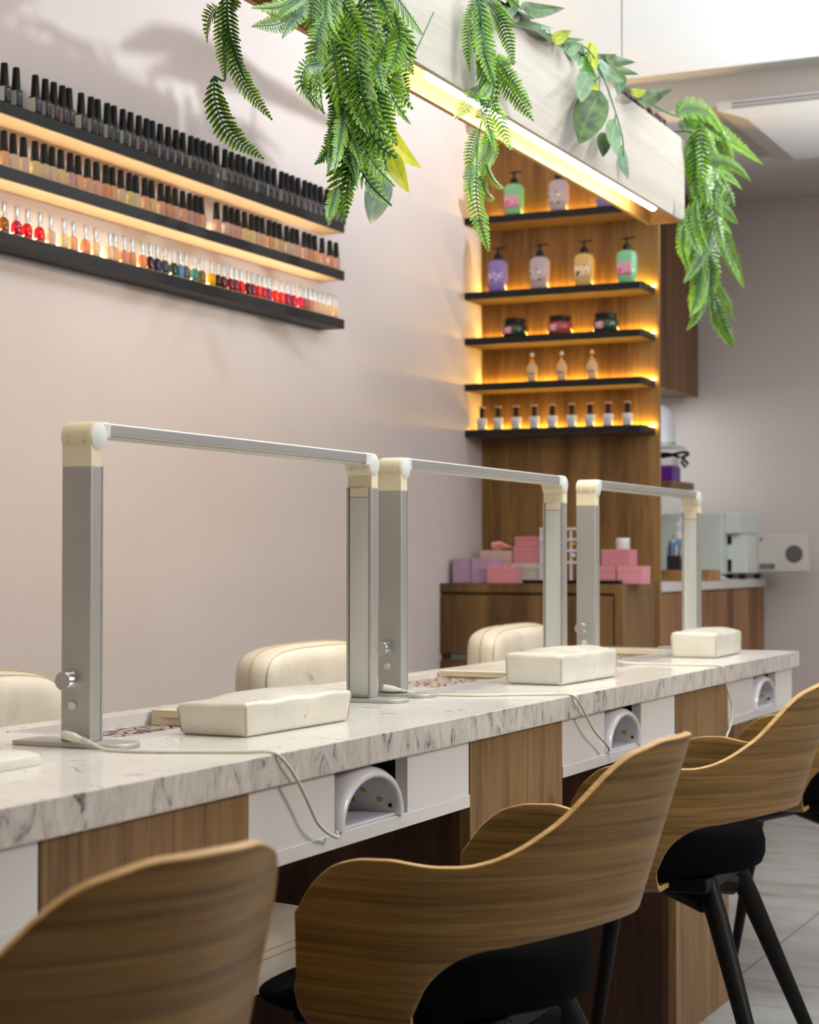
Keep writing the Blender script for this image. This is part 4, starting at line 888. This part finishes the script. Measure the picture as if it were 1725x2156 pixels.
# nine small white bottles
for i, x in enumerate((-2.556, -2.493, -2.423, -2.354, -2.286, -2.213, -2.145, -2.078, -2.007)):
    lab = f'small white polish bottle with black cap, {ordw(i)} from the left on the lowest lit shelf'
    if i == 0:
        t = n0_ = thing('treatment_bottle', (x, 5.985, SZ[4]), lab, 'nail polish', 'white bottles on the lowest lit shelf')
        obj('body', MB().grid([sqring(0, 0, 0, 4), sqring(.013, .013, 0, 4), sqring(.0145, .0145, .002, 4), sqring(.0185, .0155, .040, 4), sqring(.017, .0145, .044, 4), sqring(0, 0, .045, 4)], close=True), simple('bottle_white', (226, 224, 222), .3), t, local=True, smooth=50)
        obj('cap', MB().lathe([(0, .0445), (.0085, .0445), (.0085, .080), (0, .080)], n=16), 'black_pl', t, local=True)
        obj('cap_tag', MB().box(-.0115, .0115, -.006, .006, .080, .0865), simple('tag_pink', (206, 164, 150), .5), t, local=True, bevel=.002)
        b = MB()
        for z_ in (.018, .024, .030): b.box(-.008, .008, -.0158, -.0145, z_, z_+.0015)
        obj('print', b, simple('print_soft', (160, 160, 160), .6), t, local=True)
    else: dup(n0_, (x, 5.985, SZ[4]), lab)
# things on the cabinet
ZK = .9145
def carton(name, x0, x1, y0, y1, z0, z1, rgb, label, cat='box', group='boxes on the oak cabinet', m=None):
    t = thing(name, ((x0+x1)/2, (y0+y1)/2, z0), label, cat, group)
    m = m or simple('card_%d_%d_%d' % rgb, rgb, .6); s = z0+(z1-z0)*.68
    obj('tray', MB().box(x0+.001, x1-.001, y0+.001, y1-.001, z0, s+.004), m, t, bevel=.001); obj('lid', MB().box(x0, x1, y0, y1, s+.0005, z1), m, t, bevel=.0015)
LI, PK = (176, 146, 176), (216, 140, 148)
carton('gift_box', -2.582, -2.512, 5.78, 5.86, ZK, .9585, LI, 'lilac box at bottom left of the stack of four')
carton('gift_box', -2.510, -2.448, 5.78, 5.86, ZK, .9585, LI, 'lilac box at bottom right of the stack of four, beside a pink box')
carton('gift_box', -2.582, -2.515, 5.78, 5.86, .959, 1.001, LI, 'lilac box at top left of the stack of four')
carton('gift_box', -2.512, -2.432, 5.78, 5.86, .959, 1.001, LI, 'lilac box at top right of the stack of four')
carton('gift_box', -2.445, -2.348, 5.76, 5.84, ZK, .974, PK, 'pink box standing in front, right of the lilac boxes')
carton('white_carton', -2.403, -2.268, 5.89, 6.0, ZK, .982, (214, 208, 200), 'low white carton under the pink box pair')
carton('carton', -2.528, -2.405, 5.90, 6.0, ZK, 1.028, (206, 176, 160), 'beige carton behind the lilac boxes with a pink stapler on it')
carton('gift_box', -2.400, -2.288, 5.895, 5.99, .9825, 1.040, PK, 'lower box of the pink pair on the white carton')
carton('gift_box', -2.397, -2.301, 5.90, 5.985, 1.0405, 1.076, (206, 130, 140), 'upper smaller box of the pink pair')
carton('gift_box', -2.050, -1.978, 5.77, 5.86, ZK, .974, PK, 'pink box at the bottom behind the farthest lamp post')
carton('gift_box', -1.975, -1.885+.0, 5.77, 5.86, ZK, .974, (222, 150, 158), 'pink box at the right end of the cabinet')
carton('gift_box', -2.030, -1.930, 5.77, 5.855, .9745, 1.030, (204, 128, 140), 'pink box on top of two pink boxes, a white jar on it')
t = thing('cream_jar', (-1.966, 5.81, 1.0305), 'small white ribbed jar on the topmost right pink box', 'jar')
obj('body', MB().lathe([(0, 0), (.0225, 0), (.0235, .002), (.0235, .020), (0, .020)], n=24), simple('jar_white', (224, 220, 214), .4), t, local=True)
obj('lid', MB().lathe([(0, .0195), (.0235, .0195), (.0235, .036), (.022, .038), (0, .038)], n=24), simple('jar_white', (224, 220, 214), .4), t, local=True)
t = thing('stapler', (-2.45, 5.94, 1.0285), 'pink stapler lying on the beige carton', 'stapler')
obj('body', MB().tube([(-2.495, 5.94, 1.046), (-2.47, 5.94, 1.052), (-2.42, 5.94, 1.034)], [.012, .010, .005], 10).tube([(-2.495, 5.94, 1.046), (-2.495, 5.94, 1.036), (-2.43, 5.94, 1.033)], [.008, .006, .004], 8), simple('pink_pl', (226, 150, 140), .4), t)
obj('base', MB().box(-2.46, -2.405, 5.93, 5.95, 1.0285, 1.034), 'black_pl', t)
one('display_tray', MB().box(-2.300, -1.952, 5.735, 5.765, ZK, ZK+.012), 'black_pl', 'thin black tray at the front of the cabinet', 'tray', bevel=.002)
# jewellery rack
t = thing('jewellery_rack', (-2.18, 5.83, ZK), 'white wire jewellery rack with gold earrings on the cabinet', 'rack')
b = MB(); xa, xb = -2.268, -2.09
for x in (xa, xb, (xa+xb)/2-.02, (xa+xb)/2+.02): b.box(x-.004, x+.004, 5.826, 5.834, ZK, 1.105)
obj('upright', b, simple('rack_white', (222, 214, 226), .4), t, bevel=.001)
for z in (1.097, 1.060, 1.022, .982): obj('rail', MB().box(xa-.004, xb+.004, 5.822, 5.838, z, z+.008), simple('rack_white', (222, 214, 226), .4), t, bevel=.001)
obj('foot', MB().box(xa-.01, xb+.01, 5.80, 5.86, ZK, ZK+.006), simple('rack_white', (222, 214, 226), .4), t)
for k, (x, z, g) in enumerate([(-2.25, 1.046, 1), (-2.238, 1.046, 1), (-2.13, 1.080, 1), (-2.145, 1.046, 1), (-2.130, 1.046, 1), (-2.145, 1.008, 0), (-2.130, 1.008, 0), (-2.112, 1.008, 0)]):
    obj('earring', MB().lathe([(0, 0), (.005, .002), (.0055, .007), (.003, .012), (0, .013)], (x, 5.815, z-.004), 'Z', 12), simple('gold', (214, 140, 40), .2, metal=.9) if g else simple('pearl', (230, 228, 230), .2), t)
one('amber_vial', MB().lathe([(0, 0), (.010, 0), (.012, .008), (.007, .018), (.004, .024), (0, .024)], (-2.118, 5.80, ZK), 'Z', 14), glassy('amber_glow', (250, 190, 40), .6), 'tiny amber vial under the jewellery rack', 'bottle')

# ------------------------------------------------------------------ kitchenette on the right
t = thing('base_cabinet', (-2.26, 6.85, 0), 'oak base cabinet along the wall beyond the panel, white worktop', 'cabinet')
obj('carcass', MB().box(-2.598, -1.955, 6.107, 7.57, 0, .880), M['cab_wood'], t)
for y0, y1 in ((6.11, 6.55), (6.555, 7.05), (7.055, 7.568)): 
    d = obj('door', MB().box(-1.954, -1.936, y0, y1, .08, .876), wood('door_oak', srgb(96, 62, 34), srgb(136, 94, 57), srgb(160, 116, 76), (9, 9, 1.1), .5, .12, 'Y'), t, bevel=.001)
obj('handle', MB().box(-1.936, -1.930, 6.12, 6.24, .66, .69), 'black_pl', d)
obj('worktop', MB().box(-2.598, -1.928, 6.107, 7.575, .8805, .916), 'white_gloss', t, bevel=.002)
t = thing('wall_cabinet', (-2.4, 6.85, 1.69), 'dark oak wall cabinet high beside the lit panel', 'cabinet')
obj('carcass', MB().box(-2.598, -2.222, 6.15, 7.52, 1.69, ZF-.002), 'cab_wood', t)
for y0, y1 in ((6.15, 6.83), (6.835, 7.52)): obj('door', MB().box(-2.221, -2.203, y0, y1, 1.688, ZF-.004), wood('door_dark_oak', srgb(84, 56, 34), srgb(112, 78, 50), srgb(132, 96, 64), (14, 14, 1.1), .5, .12, 'Y'), t, bevel=.001)
one('under_cabinet_lamp', MB().box(-2.45, -2.33, 6.4, 7.4, 1.672, 1.6895), 'white_pl', 'white slim lamp under the wall cabinet', 'lamp', bevel=.003)
# steriliser with open door
t = thing('steriliser', (-2.2, 7.25, .93), 'white tabletop steriliser with its round-window door swung open', 'steriliser')
SW = simple('ster_white', (214, 220, 212), .4); SD = simple('ster_door', (206, 200, 190), .45)
obj('body', MB().box(-2.55, -1.985, 7.10, 7.50, .934, 1.184), SW, t, bevel=.006)
b = MB()
for z in (.965, .985, 1.005, 1.025, 1.045, 1.065): b.box(-2.36, -2.28, 7.097, 7.101, z+.03, z+.034)
obj('vent_slot', b, simple('slot_grey', (120, 120, 116), .6), t)
b = MB().box(-1.985, -1.925, 7.14, 7.46, 1.100, 1.184).box(-1.985, -1.905, 7.18, 7.46, .940, 1.098)
obj('front_frame', b, simple('ster_frame', (222, 228, 226), .4), t, bevel=.004)
obj('hinge_gap', MB().box(-1.985, -1.968, 7.1795, 7.181, 1.055, 1.090).box(-1.985, -1.968, 7.1795, 7.181, .945, .995), 'black_pl', t)
d = obj('door', MB().box(-1.905, -1.695, 7.34, 7.40, .944, 1.098), SD, t, bevel=.006)
obj('window', MB().lathe([(0, -.004), (.034, -.004), (.036, -.002), (.036, 0), (0, 0)], (-1.752, 7.34, 1.018), 'Y', 28), simple('window_grey', (96, 92, 92), .15), d)
q = obj('nameplate', MB().box(-1.895, -1.832, 7.3385, 7.34, .955, .978), simple('plate_dark', (60, 64, 62), .4), d)
b = MB().box(-1.890, -1.884, 7.3378, 7.3385, .961, .973).box(-1.880, -1.838, 7.3378, 7.3385, .968, .9725).box(-1.880, -1.838, 7.3378, 7.3385, .9595, .963); obj('print', b, simple('plate_print', (150, 150, 146), .5), q)
obj('sticker', MB().box(-1.893, -1.882, 7.3385, 7.34, 1.070, 1.086), simple('sticker_blue', (70, 140, 160), .4), d)
b = MB()
for x in (-2.5, -2.05, -1.93): b.lathe([(0, .9165), (.014, .9165), (.014, .936), (0, .936)], (x, 7.2, 0), 'Z', 12).lathe([(0, .9165), (.014, .9165), (.014, .936), (0, .936)], (x, 7.44, 0), 'Z', 12)
obj('foot', b, 'black_pl', t)
one('folded_cloth', MB().grid([[(-2.02+.10*u+.006*math.sin(9*v), 6.86+.10*v, .9165+.012*(1-abs(2*u-1)**3)*(1-abs(2*v-1)**3)*(1+.5*math.sin(11*u))) for u in [k/12 for k in range(13)]] for v in [k/10 for k in range(11)]]), simple('cloth_white', (226, 222, 216), .8), 'crumpled white cloth by the steriliser', 'cloth', solid=(.003, 1))
# pump bottle of blue sanitiser
t = thing('sanitiser_bottle', (-2.02, 6.62, .9165), 'tall clear blue sanitiser bottle with white pump beside the panel edge', 'bottle')
obj('body', MB().grid([sqring(0, 0, 0, 4, 24), sqring(.040, .030, 0, 4, 24), sqring(.042, .032, .004, 4, 24), sqring(.042, .032, .12, 4, 24), sqring(.03, .024, .145, 3, 24), sqring(.014, .014, .155, 2, 24), sqring(0, 0, .156, 2, 24)], close=True), glassy('blue_gel', (130, 168, 200), .3), t, local=True, smooth=50)
obj('pump', MB().lathe([(0, .155), (.017, .155), (.017, .178), (.007, .182), (.006, .205), (.013, .206), (.012, .216), (0, .218)], n=18).box(0, .04, -.006, .006, .207, .214), 'white_pl', t, local=True)
obj('label', MB().box(-.032, .032, -.0335, -.0315, .02, .105), printmat('print_blue', (140, 176, 204), [(60, 80, 130), (214, 150, 170), (220, 226, 236)], 40), t, local=True)
t = thing('clear_pump_bottle', (-2.06, 6.80, .9165), 'taller clear pump bottle behind the blue sanitiser', 'bottle')
obj('body', MB().lathe([(0, 0), (.036, 0), (.038, .004), (.038, .175), (.02, .20), (.013, .205), (0, .205)], n=22), glassy('clear_gel', (206, 210, 216), .3), t, local=True, smooth=50)
obj('pump', MB().lathe([(0, .204), (.015, .204), (.015, .235), (.006, .24), (.006, .262), (.016, .263), (.012, .275), (0, .276)], n=18), 'white_pl', t, local=True)
# wooden organiser with brush cups
t = thing('wooden_organiser', (-1.96, 6.43, .9165), 'low wooden organiser tray on the white worktop', 'tray')
WD = wood('organiser_wood', srgb(120, 84, 48), srgb(150, 110, 66), srgb(168, 128, 84), (3, 18, 18), .5)
obj('tray', MB().box(-2.03, -1.835, 6.38, 6.54, .9168, .922).box(-2.03, -1.835, 6.38, 6.388, .922, .958).box(-2.03, -1.835, 6.532, 6.54, .922, .958).box(-2.03, -2.022, 6.388, 6.532, .922, .958).box(-1.843, -1.835, 6.388, 6.532, .922, .958), WD, t)
obj('compartment', MB().box(-2.045, -2.0305, 6.37, 6.42, .9168, .968), simple('clear_grey', (170, 160, 152), .3), t)
def cup(x, y, m, label, brushes):
    t = thing('brush_cup', (x, y, .9225), label, 'cup', 'brush cups in the organiser')
    b = MB(); w, h = .024, .088
    b.box(-w, w, -w, -w+.003, 0, h).box(-w, w, w-.003, w, 0, h).box(-w, -w+.003, -w+.003, w-.003, 0, h).box(w-.003, w, -w+.003, w-.003, 0, h).box(-w+.003, w-.003, -w+.003, w-.003, 0, .004)
    obj('cup', b, m, t, local=True)
    for k, (dx, dy, l, tx, c, hd) in enumerate(brushes):
        u = thing('nail_brush', (x+dx, y+dy, .9275), f'{hd} nail brush standing in the {"right" if x > -1.93 else "left"} black cup, number {k+1} from the left'.replace(', number 1 from the left', ', leftmost').replace(', number 2 from the left', ', in the middle').replace(', number 3 from the left', ', rightmost'), 'brush', 'brushes in the cups')
        obj('handle', MB().tube([(0, 0, .0005), (tx*.5, 0, l*.5), (tx, 0, l)], [.003, .0035, .004], 8), simple('brush_'+hd, c, .4), u, local=True)
        obj('tip', MB().tube([(tx, 0, l), (tx*1.1, 0, l+.022)], [.0042, .002], 8), simple('brush_tip_'+hd, {'white': (240, 240, 240), 'pink': (230, 150, 170), 'orange': (226, 140, 40)}.get(hd, (30, 30, 30)), .5), u, local=True)
cup(-1.985, 6.46, simple('cup_charcoal', (52, 52, 56), .3), 'square charcoal cup of brushes, left of two', [(-.012, 0, .115, -.008, (30, 30, 34), 'black'), (0, .006, .10, .004, (236, 236, 236), 'white'), (.012, -.004, .085, .012, (226, 160, 176), 'pink')])
cup(-1.925, 6.46, 'black_pl', 'square black cup of brushes, right of two', [(-.010, 0, .11, .010, (238, 238, 238), 'orange'), (.006, .006, .10, .014, (120, 60, 30), 'brown')])
# bracket shelves above the worktop
one('bracket_shelf', MB().box(-2.598, -2.10, 6.8, 7.1, 1.275, 1.303), 'cab_wood', 'short oak shelf beside the panel carrying the purple box', 'shelf', bevel=.001)
t = thing('purple_box', (-2.17, 6.93, 1.3035), 'purple and white electric file box on the short oak shelf', 'box')
obj('body', MB().box(-2.25, -2.122, 6.88, 6.99, 1.3035, 1.365), simple('purple', (84, 24, 120), .35), t, bevel=.005)
obj('top', MB().box(-2.245, -2.127, 6.885, 6.985, 1.3652, 1.395), simple('box_white', (226, 224, 226), .4), t, bevel=.005)
obj('dial', MB().lathe([(0, -.004), (.012, -.004), (.012, 0), (0, 0)], (-2.19, 6.88, 1.325), 'Y', 18), simple('dial_pink', (214, 196, 214), .4), t)
pts = [(-2.20+.05*math.cos(a*1.0)+.018*a/3, 6.93+.02*math.sin(a), 1.404+.008*math.sin(a*1.7)+.0006*a) for a in [k*.35 for k in range(40)]] + [(-2.10, 6.93, 1.40), (-2.075, 6.93, 1.375), (-2.085, 6.925, 1.36), (-2.10, 6.92, 1.385)]
one('coiled_cord', MB().tube(pts, .0065, 8), 'black_pl', 'black coiled cord lying on the purple box', 'cord')
one('glass_shelf', MB().box(-2.598, -2.13, 6.85, 7.1, 1.440, 1.452), 'white_gloss', 'narrow white shelf above the purple box', 'shelf', bevel=.002)
t = thing('paper_dispenser', (-2.19, 6.97, 1.4525), 'white rounded dispenser on the narrow white shelf', 'dispenser')
obj('body', MB().grid([[(-2.21+s*.07*math.cos(a), 6.97+s*.05*math.sin(a), z) for a in [2*math.pi*k/28 for k in range(28)]] for s, z in ((0, 1.4525), (1, 1.4525), (1, 1.50), (.96, 1.54), (.85, 1.575), (.65, 1.60), (.35, 1.613), (0, 1.616))], close=True), simple('disp_white', (226, 230, 240), .35), t, smooth=60)
obj('rim', MB().grid([[(-2.21+s*.073*math.cos(a), 6.97+s*.053*math.sin(a), z) for a in [2*math.pi*k/28 for k in range(28)]] for s, z in ((1, 1.453), (1, 1.460), (.99, 1.461), (.99, 1.453))], close=True), simple('disp_green', (90, 150, 90), .4), t)

# ------------------------------------------------------------------ hanging planter beam
BR = .0106
def bw(x, y):  # beam local (x across from the front face, y back from its far end) -> world
    c, s = math.cos(BR), math.sin(BR); X, Y = x, -y; return (-1.413+X*c-Y*s*1.0, 4.70+X*s*0+Y*c)
def bbox(mb, x0, x1, y0, y1, z0, z1):
    pl = [bw(x0, y0), bw(x1, y0), bw(x1, y1), bw(x0, y1)]
    v = [(x, y, z) for z in (z0, z1) for x, y in pl]
    return mb.add(v, [(0, 1, 2, 3), (7, 6, 5, 4), (0, 4, 5, 1), (1, 5, 6, 2), (2, 6, 7, 3), (3, 7, 4, 0)])
t = thing('hanging_beam', (-1.45, 3.4, 1.905), 'long pale wood light beam hung from the ceiling over the desk, greenery on top', 'pendant light')
ZL, ZU = 1.905, 2.128; LB_ = 3.2
obj('front_board', bbox(MB(), -.012, 0, 0, LB_, ZL, ZU), 'beam_out', t, bevel=.0008, label='pale grey wood face')
obj('back_board', bbox(MB(), -.104, -.092, 0, LB_, ZL, ZU), 'beam_in', t, bevel=.0008)
obj('end_board', bbox(MB(), -.092, -.012, 0, .012, ZL, ZU), 'beam_in', t)
obj('inner_board', bbox(MB(), -.092, -.012, .012, LB_, 2.02, 2.03), 'beam_in', t)
obj('divider', bbox(MB(), -.092, -.012, 2.30, 2.312, ZL+.004, 2.02), 'beam_in', t)
a, c = bw(-.027, .20), bw(-.027, 1.62)
obj('light_tube', MB().tube([(a[0], a[1], 1.9135), (c[0], c[1], 1.9135)], .0105, 14), 'tube', t, label='glowing warm white tube')
b = MB()
for k in (.24, .9, 1.58): p = bw(-.027, k); b.box(p[0]-.004, p[0]+.004, p[1]-.006, p[1]+.006, 1.924, 2.02)
obj('tube_clip', b, 'steel', t)
for k in (.385, 2.9):
    p = bw(-.05, k); obj('suspension_wire', MB().tube([(p[0], p[1], 2.03), (p[0], p[1], ZC)], .0022, 8), 'steel', t)
light('beam_tube_light', 'AREA', (-1.452, 3.79, 1.8995), 6, (1, .86, .64), (0, 0, BR), .02, 1.4)

# ------------------------------------------------------------------ greenery
def frond_mesh(P, w, rng, curlsign):
    C_ = bez(P, 6); n = len(C_); L = sum((C_[i+1]-C_[i]).length for i in range(n-1))
    b = MB(); st = MB()
    st.tube(C_, [.0011*(1-.6*i/n)+.0002 for i in range(n)], 6)
    cum = [0]
    for i in range(n-1): cum.append(cum[-1]+(C_[i+1]-C_[i]).length)
    def at(s):
        s = max(0, min(L-1e-6, s))
        for i in range(n-1):
            if cum[i+1] >= s: f = (s-cum[i])/max(1e-9, cum[i+1]-cum[i]); return C_[i].lerp(C_[i+1], f), (C_[i+1]-C_[i]).normalized()
        return C_[-1], (C_[-1]-C_[-2]).normalized()
    # blade plane: roughly facing the room (+X, a little -Y), twisted at random along the frond
    tw0 = rng.uniform(-.45, .45); tw1 = tw0+rng.uniform(-.8, .8)
    sp = max(.0066, w*.33); N_ = max(8, int(L/sp)); base_t = rng.uniform(.0, .34)
    for k in range(N_):
        s = L*(k+.6)/N_; u = s/L; p, d = at(s)
        nrm = Vector((.72, -.66, .1)); ang = tw0+(tw1-tw0)*u
        side = d.cross(nrm)
        if side.length < .05: side = d.cross(Vector((0, 1, .2)))
        side.normalize(); nn = side.cross(d).normalized()
        q = Matrix.Rotation(ang, 3, d); side = q @ side; nn = q @ nn
        env = (min(1, u/.18)**.6)*(1-max(0, (u-.35)/.65)**1.7)*.97+.05
        for sg in (-1, 1):
            l = w*env*rng.uniform(.86, 1.06)*.98; hw = sp*.44 if env > .2 else sp*.38
            ax = (side*sg + d*.42).normalized(); wd = d*1.0
            droop = rng.uniform(.05, .35)*curlsign
            vs = []; tn = []; K = 5
            for j in range(K+1):
                f = j/K; c = p+ax*(l*f)+d*(l*.12*f*f)-nn*(droop*l*f*f)
                prof = (math.sin(math.pi*min(1, (f*.86+.14)))**.55)*hw*(1 if j % 2 == 0 else .82) if j < K else 0
                vs += [c+wd*prof*.9-nn*prof*.25, c, c-wd*prof-nn*prof*.25]
                t0 = base_t-.14+.42*f+.34*u+rng.uniform(-.04, .04); tn += [t0+.28, t0-.22, t0+.28]
            fs = []
            for j in range(K):
                o = j*3; fs += [(o, o+3, o+4, o+1), (o+1, o+4, o+5, o+2)]
            # small teeth along both edges
            m = len(vs)
            for j in range(1, K):
                for e in (0, 2):
                    a_, c_ = vs[j*3+e], vs[(j+1)*3+e] if j+1 <= K else vs[j*3+e]
                    mid = (a_+c_)/2; out = (mid-(vs[j*3+1]+vs[min(K, j+1)*3+1])/2)
                    vs.append(mid+out*.42+ax*hw*.35); tn.append(.95); fs.append((j*3+e, (j+1)*3+e, m)); m += 1
            b.add(vs, fs, 0, [max(0, min(1, x)) for x in tn])
    for f in st.f: pass
    b.add(st.v, st.f, 1, [.2]*len(st.v))
    return b
def leaf_mesh(base, tip, hw, rng, tilt=None, tone=.42):
    B0, T0 = Vector(base), Vector(tip); d = T0-B0; L = d.length; d.normalize()
    nrm = Vector((.68, -.70, .15+rng.uniform(-.25, .25))); side = d.cross(nrm).normalized(); nn = side.cross(d).normalized()
    q = Matrix.Rotation(rng.uniform(-.25, .25) if tilt is None else tilt, 3, d); side = q @ side; nn = q @ nn
    K = 12; J = 5; vs = []; tn = []; fs = []
    for i in range(K+1):
        f = i/K; prof = hw*1.3*(math.sin(math.pi*f**.72)**.8 if 0 < f < 1 else 0)*(1-.25*f)
        for j in range(-J, J+1):
            g = j/J; p = B0+d*(L*(f - .07*abs(g)*(1-f)*2)) + side*(prof*g) + nn*(.16*prof*abs(g)**1.3 - .10*L*math.sin(math.pi*f)*1.0 + .010*math.sin(8*f+3*g)*hw*20*.05) - Vector((0, 0, .10*L*f*f))
            vs.append(p); tn.append(max(0, min(1, tone+.35*rng.random()*.5+.12*abs(g)+(.25 if abs(g) < .12 else 0))))
    W_ = 2*J+1
    for i in range(K):
        for j in range(2*J): fs.append((i*W_+j, i*W_+j+1, (i+1)*W_+j+1, (i+1)*W_+j))
    return MB().add(vs, fs, 0, tn)
rng = random.Random(4)
info = {'A': ('hanging_fern', (-1.53, 2.5, 2.128), 'thin fern trail hanging alone before the polish shelves, leftmost of the greenery'),
        'B': ('hanging_fern', (-1.38, 2.95, 2.128), 'large thick bunch of green fern fronds hanging left of the light tube'),
        'C': ('hanging_fern', (-1.38, 3.3, 2.128), 'long narrow fern bunch hanging across the glowing tube'),
        'D': ('hanging_fern', (-1.41, 4.72, 2.128), 'bright green fern cascading over the far end of the beam')}
plants = {}
for k, (n_, l_, lab) in info.items(): plants[k] = thing(n_, l_, lab, 'plant', 'ferns on the hanging beam')
for bunch, w, P in FRONDS:
    obj('frond', frond_mesh(P, w, rng, rng.choice((1, 1, -.6))), ['fern', 'stem'], plants[bunch], smooth=70)
rng2 = random.Random(21)
for i, (bunch, w, P) in enumerate(FRONDS):   # the thicker bunches carry a second, shorter layer behind
    if bunch in 'BD' or (bunch == 'C' and i % 2):
        dy, dz, dx = rng2.uniform(-.022, .022), rng2.uniform(-.01, .035), rng2.uniform(-.004, .02)
        Q = [(p[0]+dx, p[1]+dy*(.4+j*.3), p[2]+dz) for j, p in enumerate(P)]
        obj('frond', frond_mesh(Q, w*rng2.uniform(.75, .95), rng2, 1), ['fern', 'stem'], plants[bunch], smooth=70)
def stemobj(par, polys, r, m='stem_dark'):
    b = MB()
    for P in polys: b.tube(bez(P, 6), r, 7)
    obj('stem', b, m, par)
F = {k: [P for b_, w_, P in FRONDS if b_ == k] for k in 'ABCD'}
stemobj(plants['A'], [F['A'][0]+[F['A'][1][0]], F['A'][4]], .0019, 'stem')
stemobj(plants['B'], [[(-1.45, 2.9, 2.132), (-1.385, 2.90, 2.138)]+F['B'][k] for k in (8, 12, 19)]+[F['B'][k][:2]+F['B'][m] for k, m in ((12, 9), (8, 10))], .0017, 'stem')
stemobj(plants['C'], [[(-1.45, 3.31, 2.132), (-1.385, 3.31, 2.138)]+F['C'][0]+[F['C'][10][0], F['C'][12][0]]], .0016, 'stem')
stemobj(plants['D'], [[(-1.46, 4.5, 2.132), (-1.45, 4.68, 2.15)]+F['D'][3]+[F['D'][7][0]]+F['D'][13]], .0019, 'stem')
t = thing('pothos_vine', (-1.40, 4.0, 2.128), 'variegated broad-leaved vine trailing along the beam top and down its face', 'plant')
LM_ = ['leaf0', 'leaf1', 'leaf2', 'leaf3']
for p, q, w, c in VINE_LEAVES: obj('leaf', leaf_mesh(p, q, w, rng, None, .18 if c == 0 else .42), LM_[c], t, smooth=80)
b = MB().tube(bez(VINE_STEM, 6), .0028, 7).tube(bez([VINE_STEM[2], VINE_HANG[0]]+VINE_HANG, 6), .0016, 7)
for p, q, w, c in VINE_LEAVES:
    P0 = Vector(p); best = min(bez(VINE_STEM, 6)+bez(VINE_HANG, 6), key=lambda s: (s-P0).length)
    if .006 < (best-P0).length < .09: b.tube([best, (best+P0)/2+Vector((.004, 0, .004)), P0], .0011, 6)
obj('stem', b, 'stem', t)
t = thing('leafy_sprig', (-1.37, 3.0, 1.9), 'yellow-green broad leaves dangling below the large fern bunch', 'plant')
for p, q, w, c in FERN_LEAVES: obj('leaf', leaf_mesh(p, q, w, rng, None, .1 if c == 0 else .5), LM_[c], t, smooth=80)
b = MB().tube(bez([(-1.372, 2.99, 2.0)]+BUNCH_STEM, 6), .0013, 6)
for p, q, w, c in FERN_LEAVES[2:]:
    P0 = Vector(p); best = min(bez(BUNCH_STEM, 6), key=lambda s: (s-P0).length); b.tube([best, P0+Vector((0, 0, .001))], .001, 6)
obj('stem', b, 'stem', t)
# dried flower spike lying on the beam
b = MB(); r2 = random.Random(8)
for k in range(60):
    f = k/60; c = Vector((-1.43, 4.24+.32*f, 2.142)); a = r2.uniform(0, 6.28); rr = .010
    c += Vector((rr*math.cos(a), 0, rr*math.sin(a))); 
    b.lathe([(0, -.006), (.005, -.003), (.006, 0), (.005, .003), (0, .006)], c, 'Z', 7)
one('dried_flower_spike', b, simple('dried_brown', (112, 84, 84), .8), 'brown dried berry spike lying on the beam near its far end', 'dried flower')
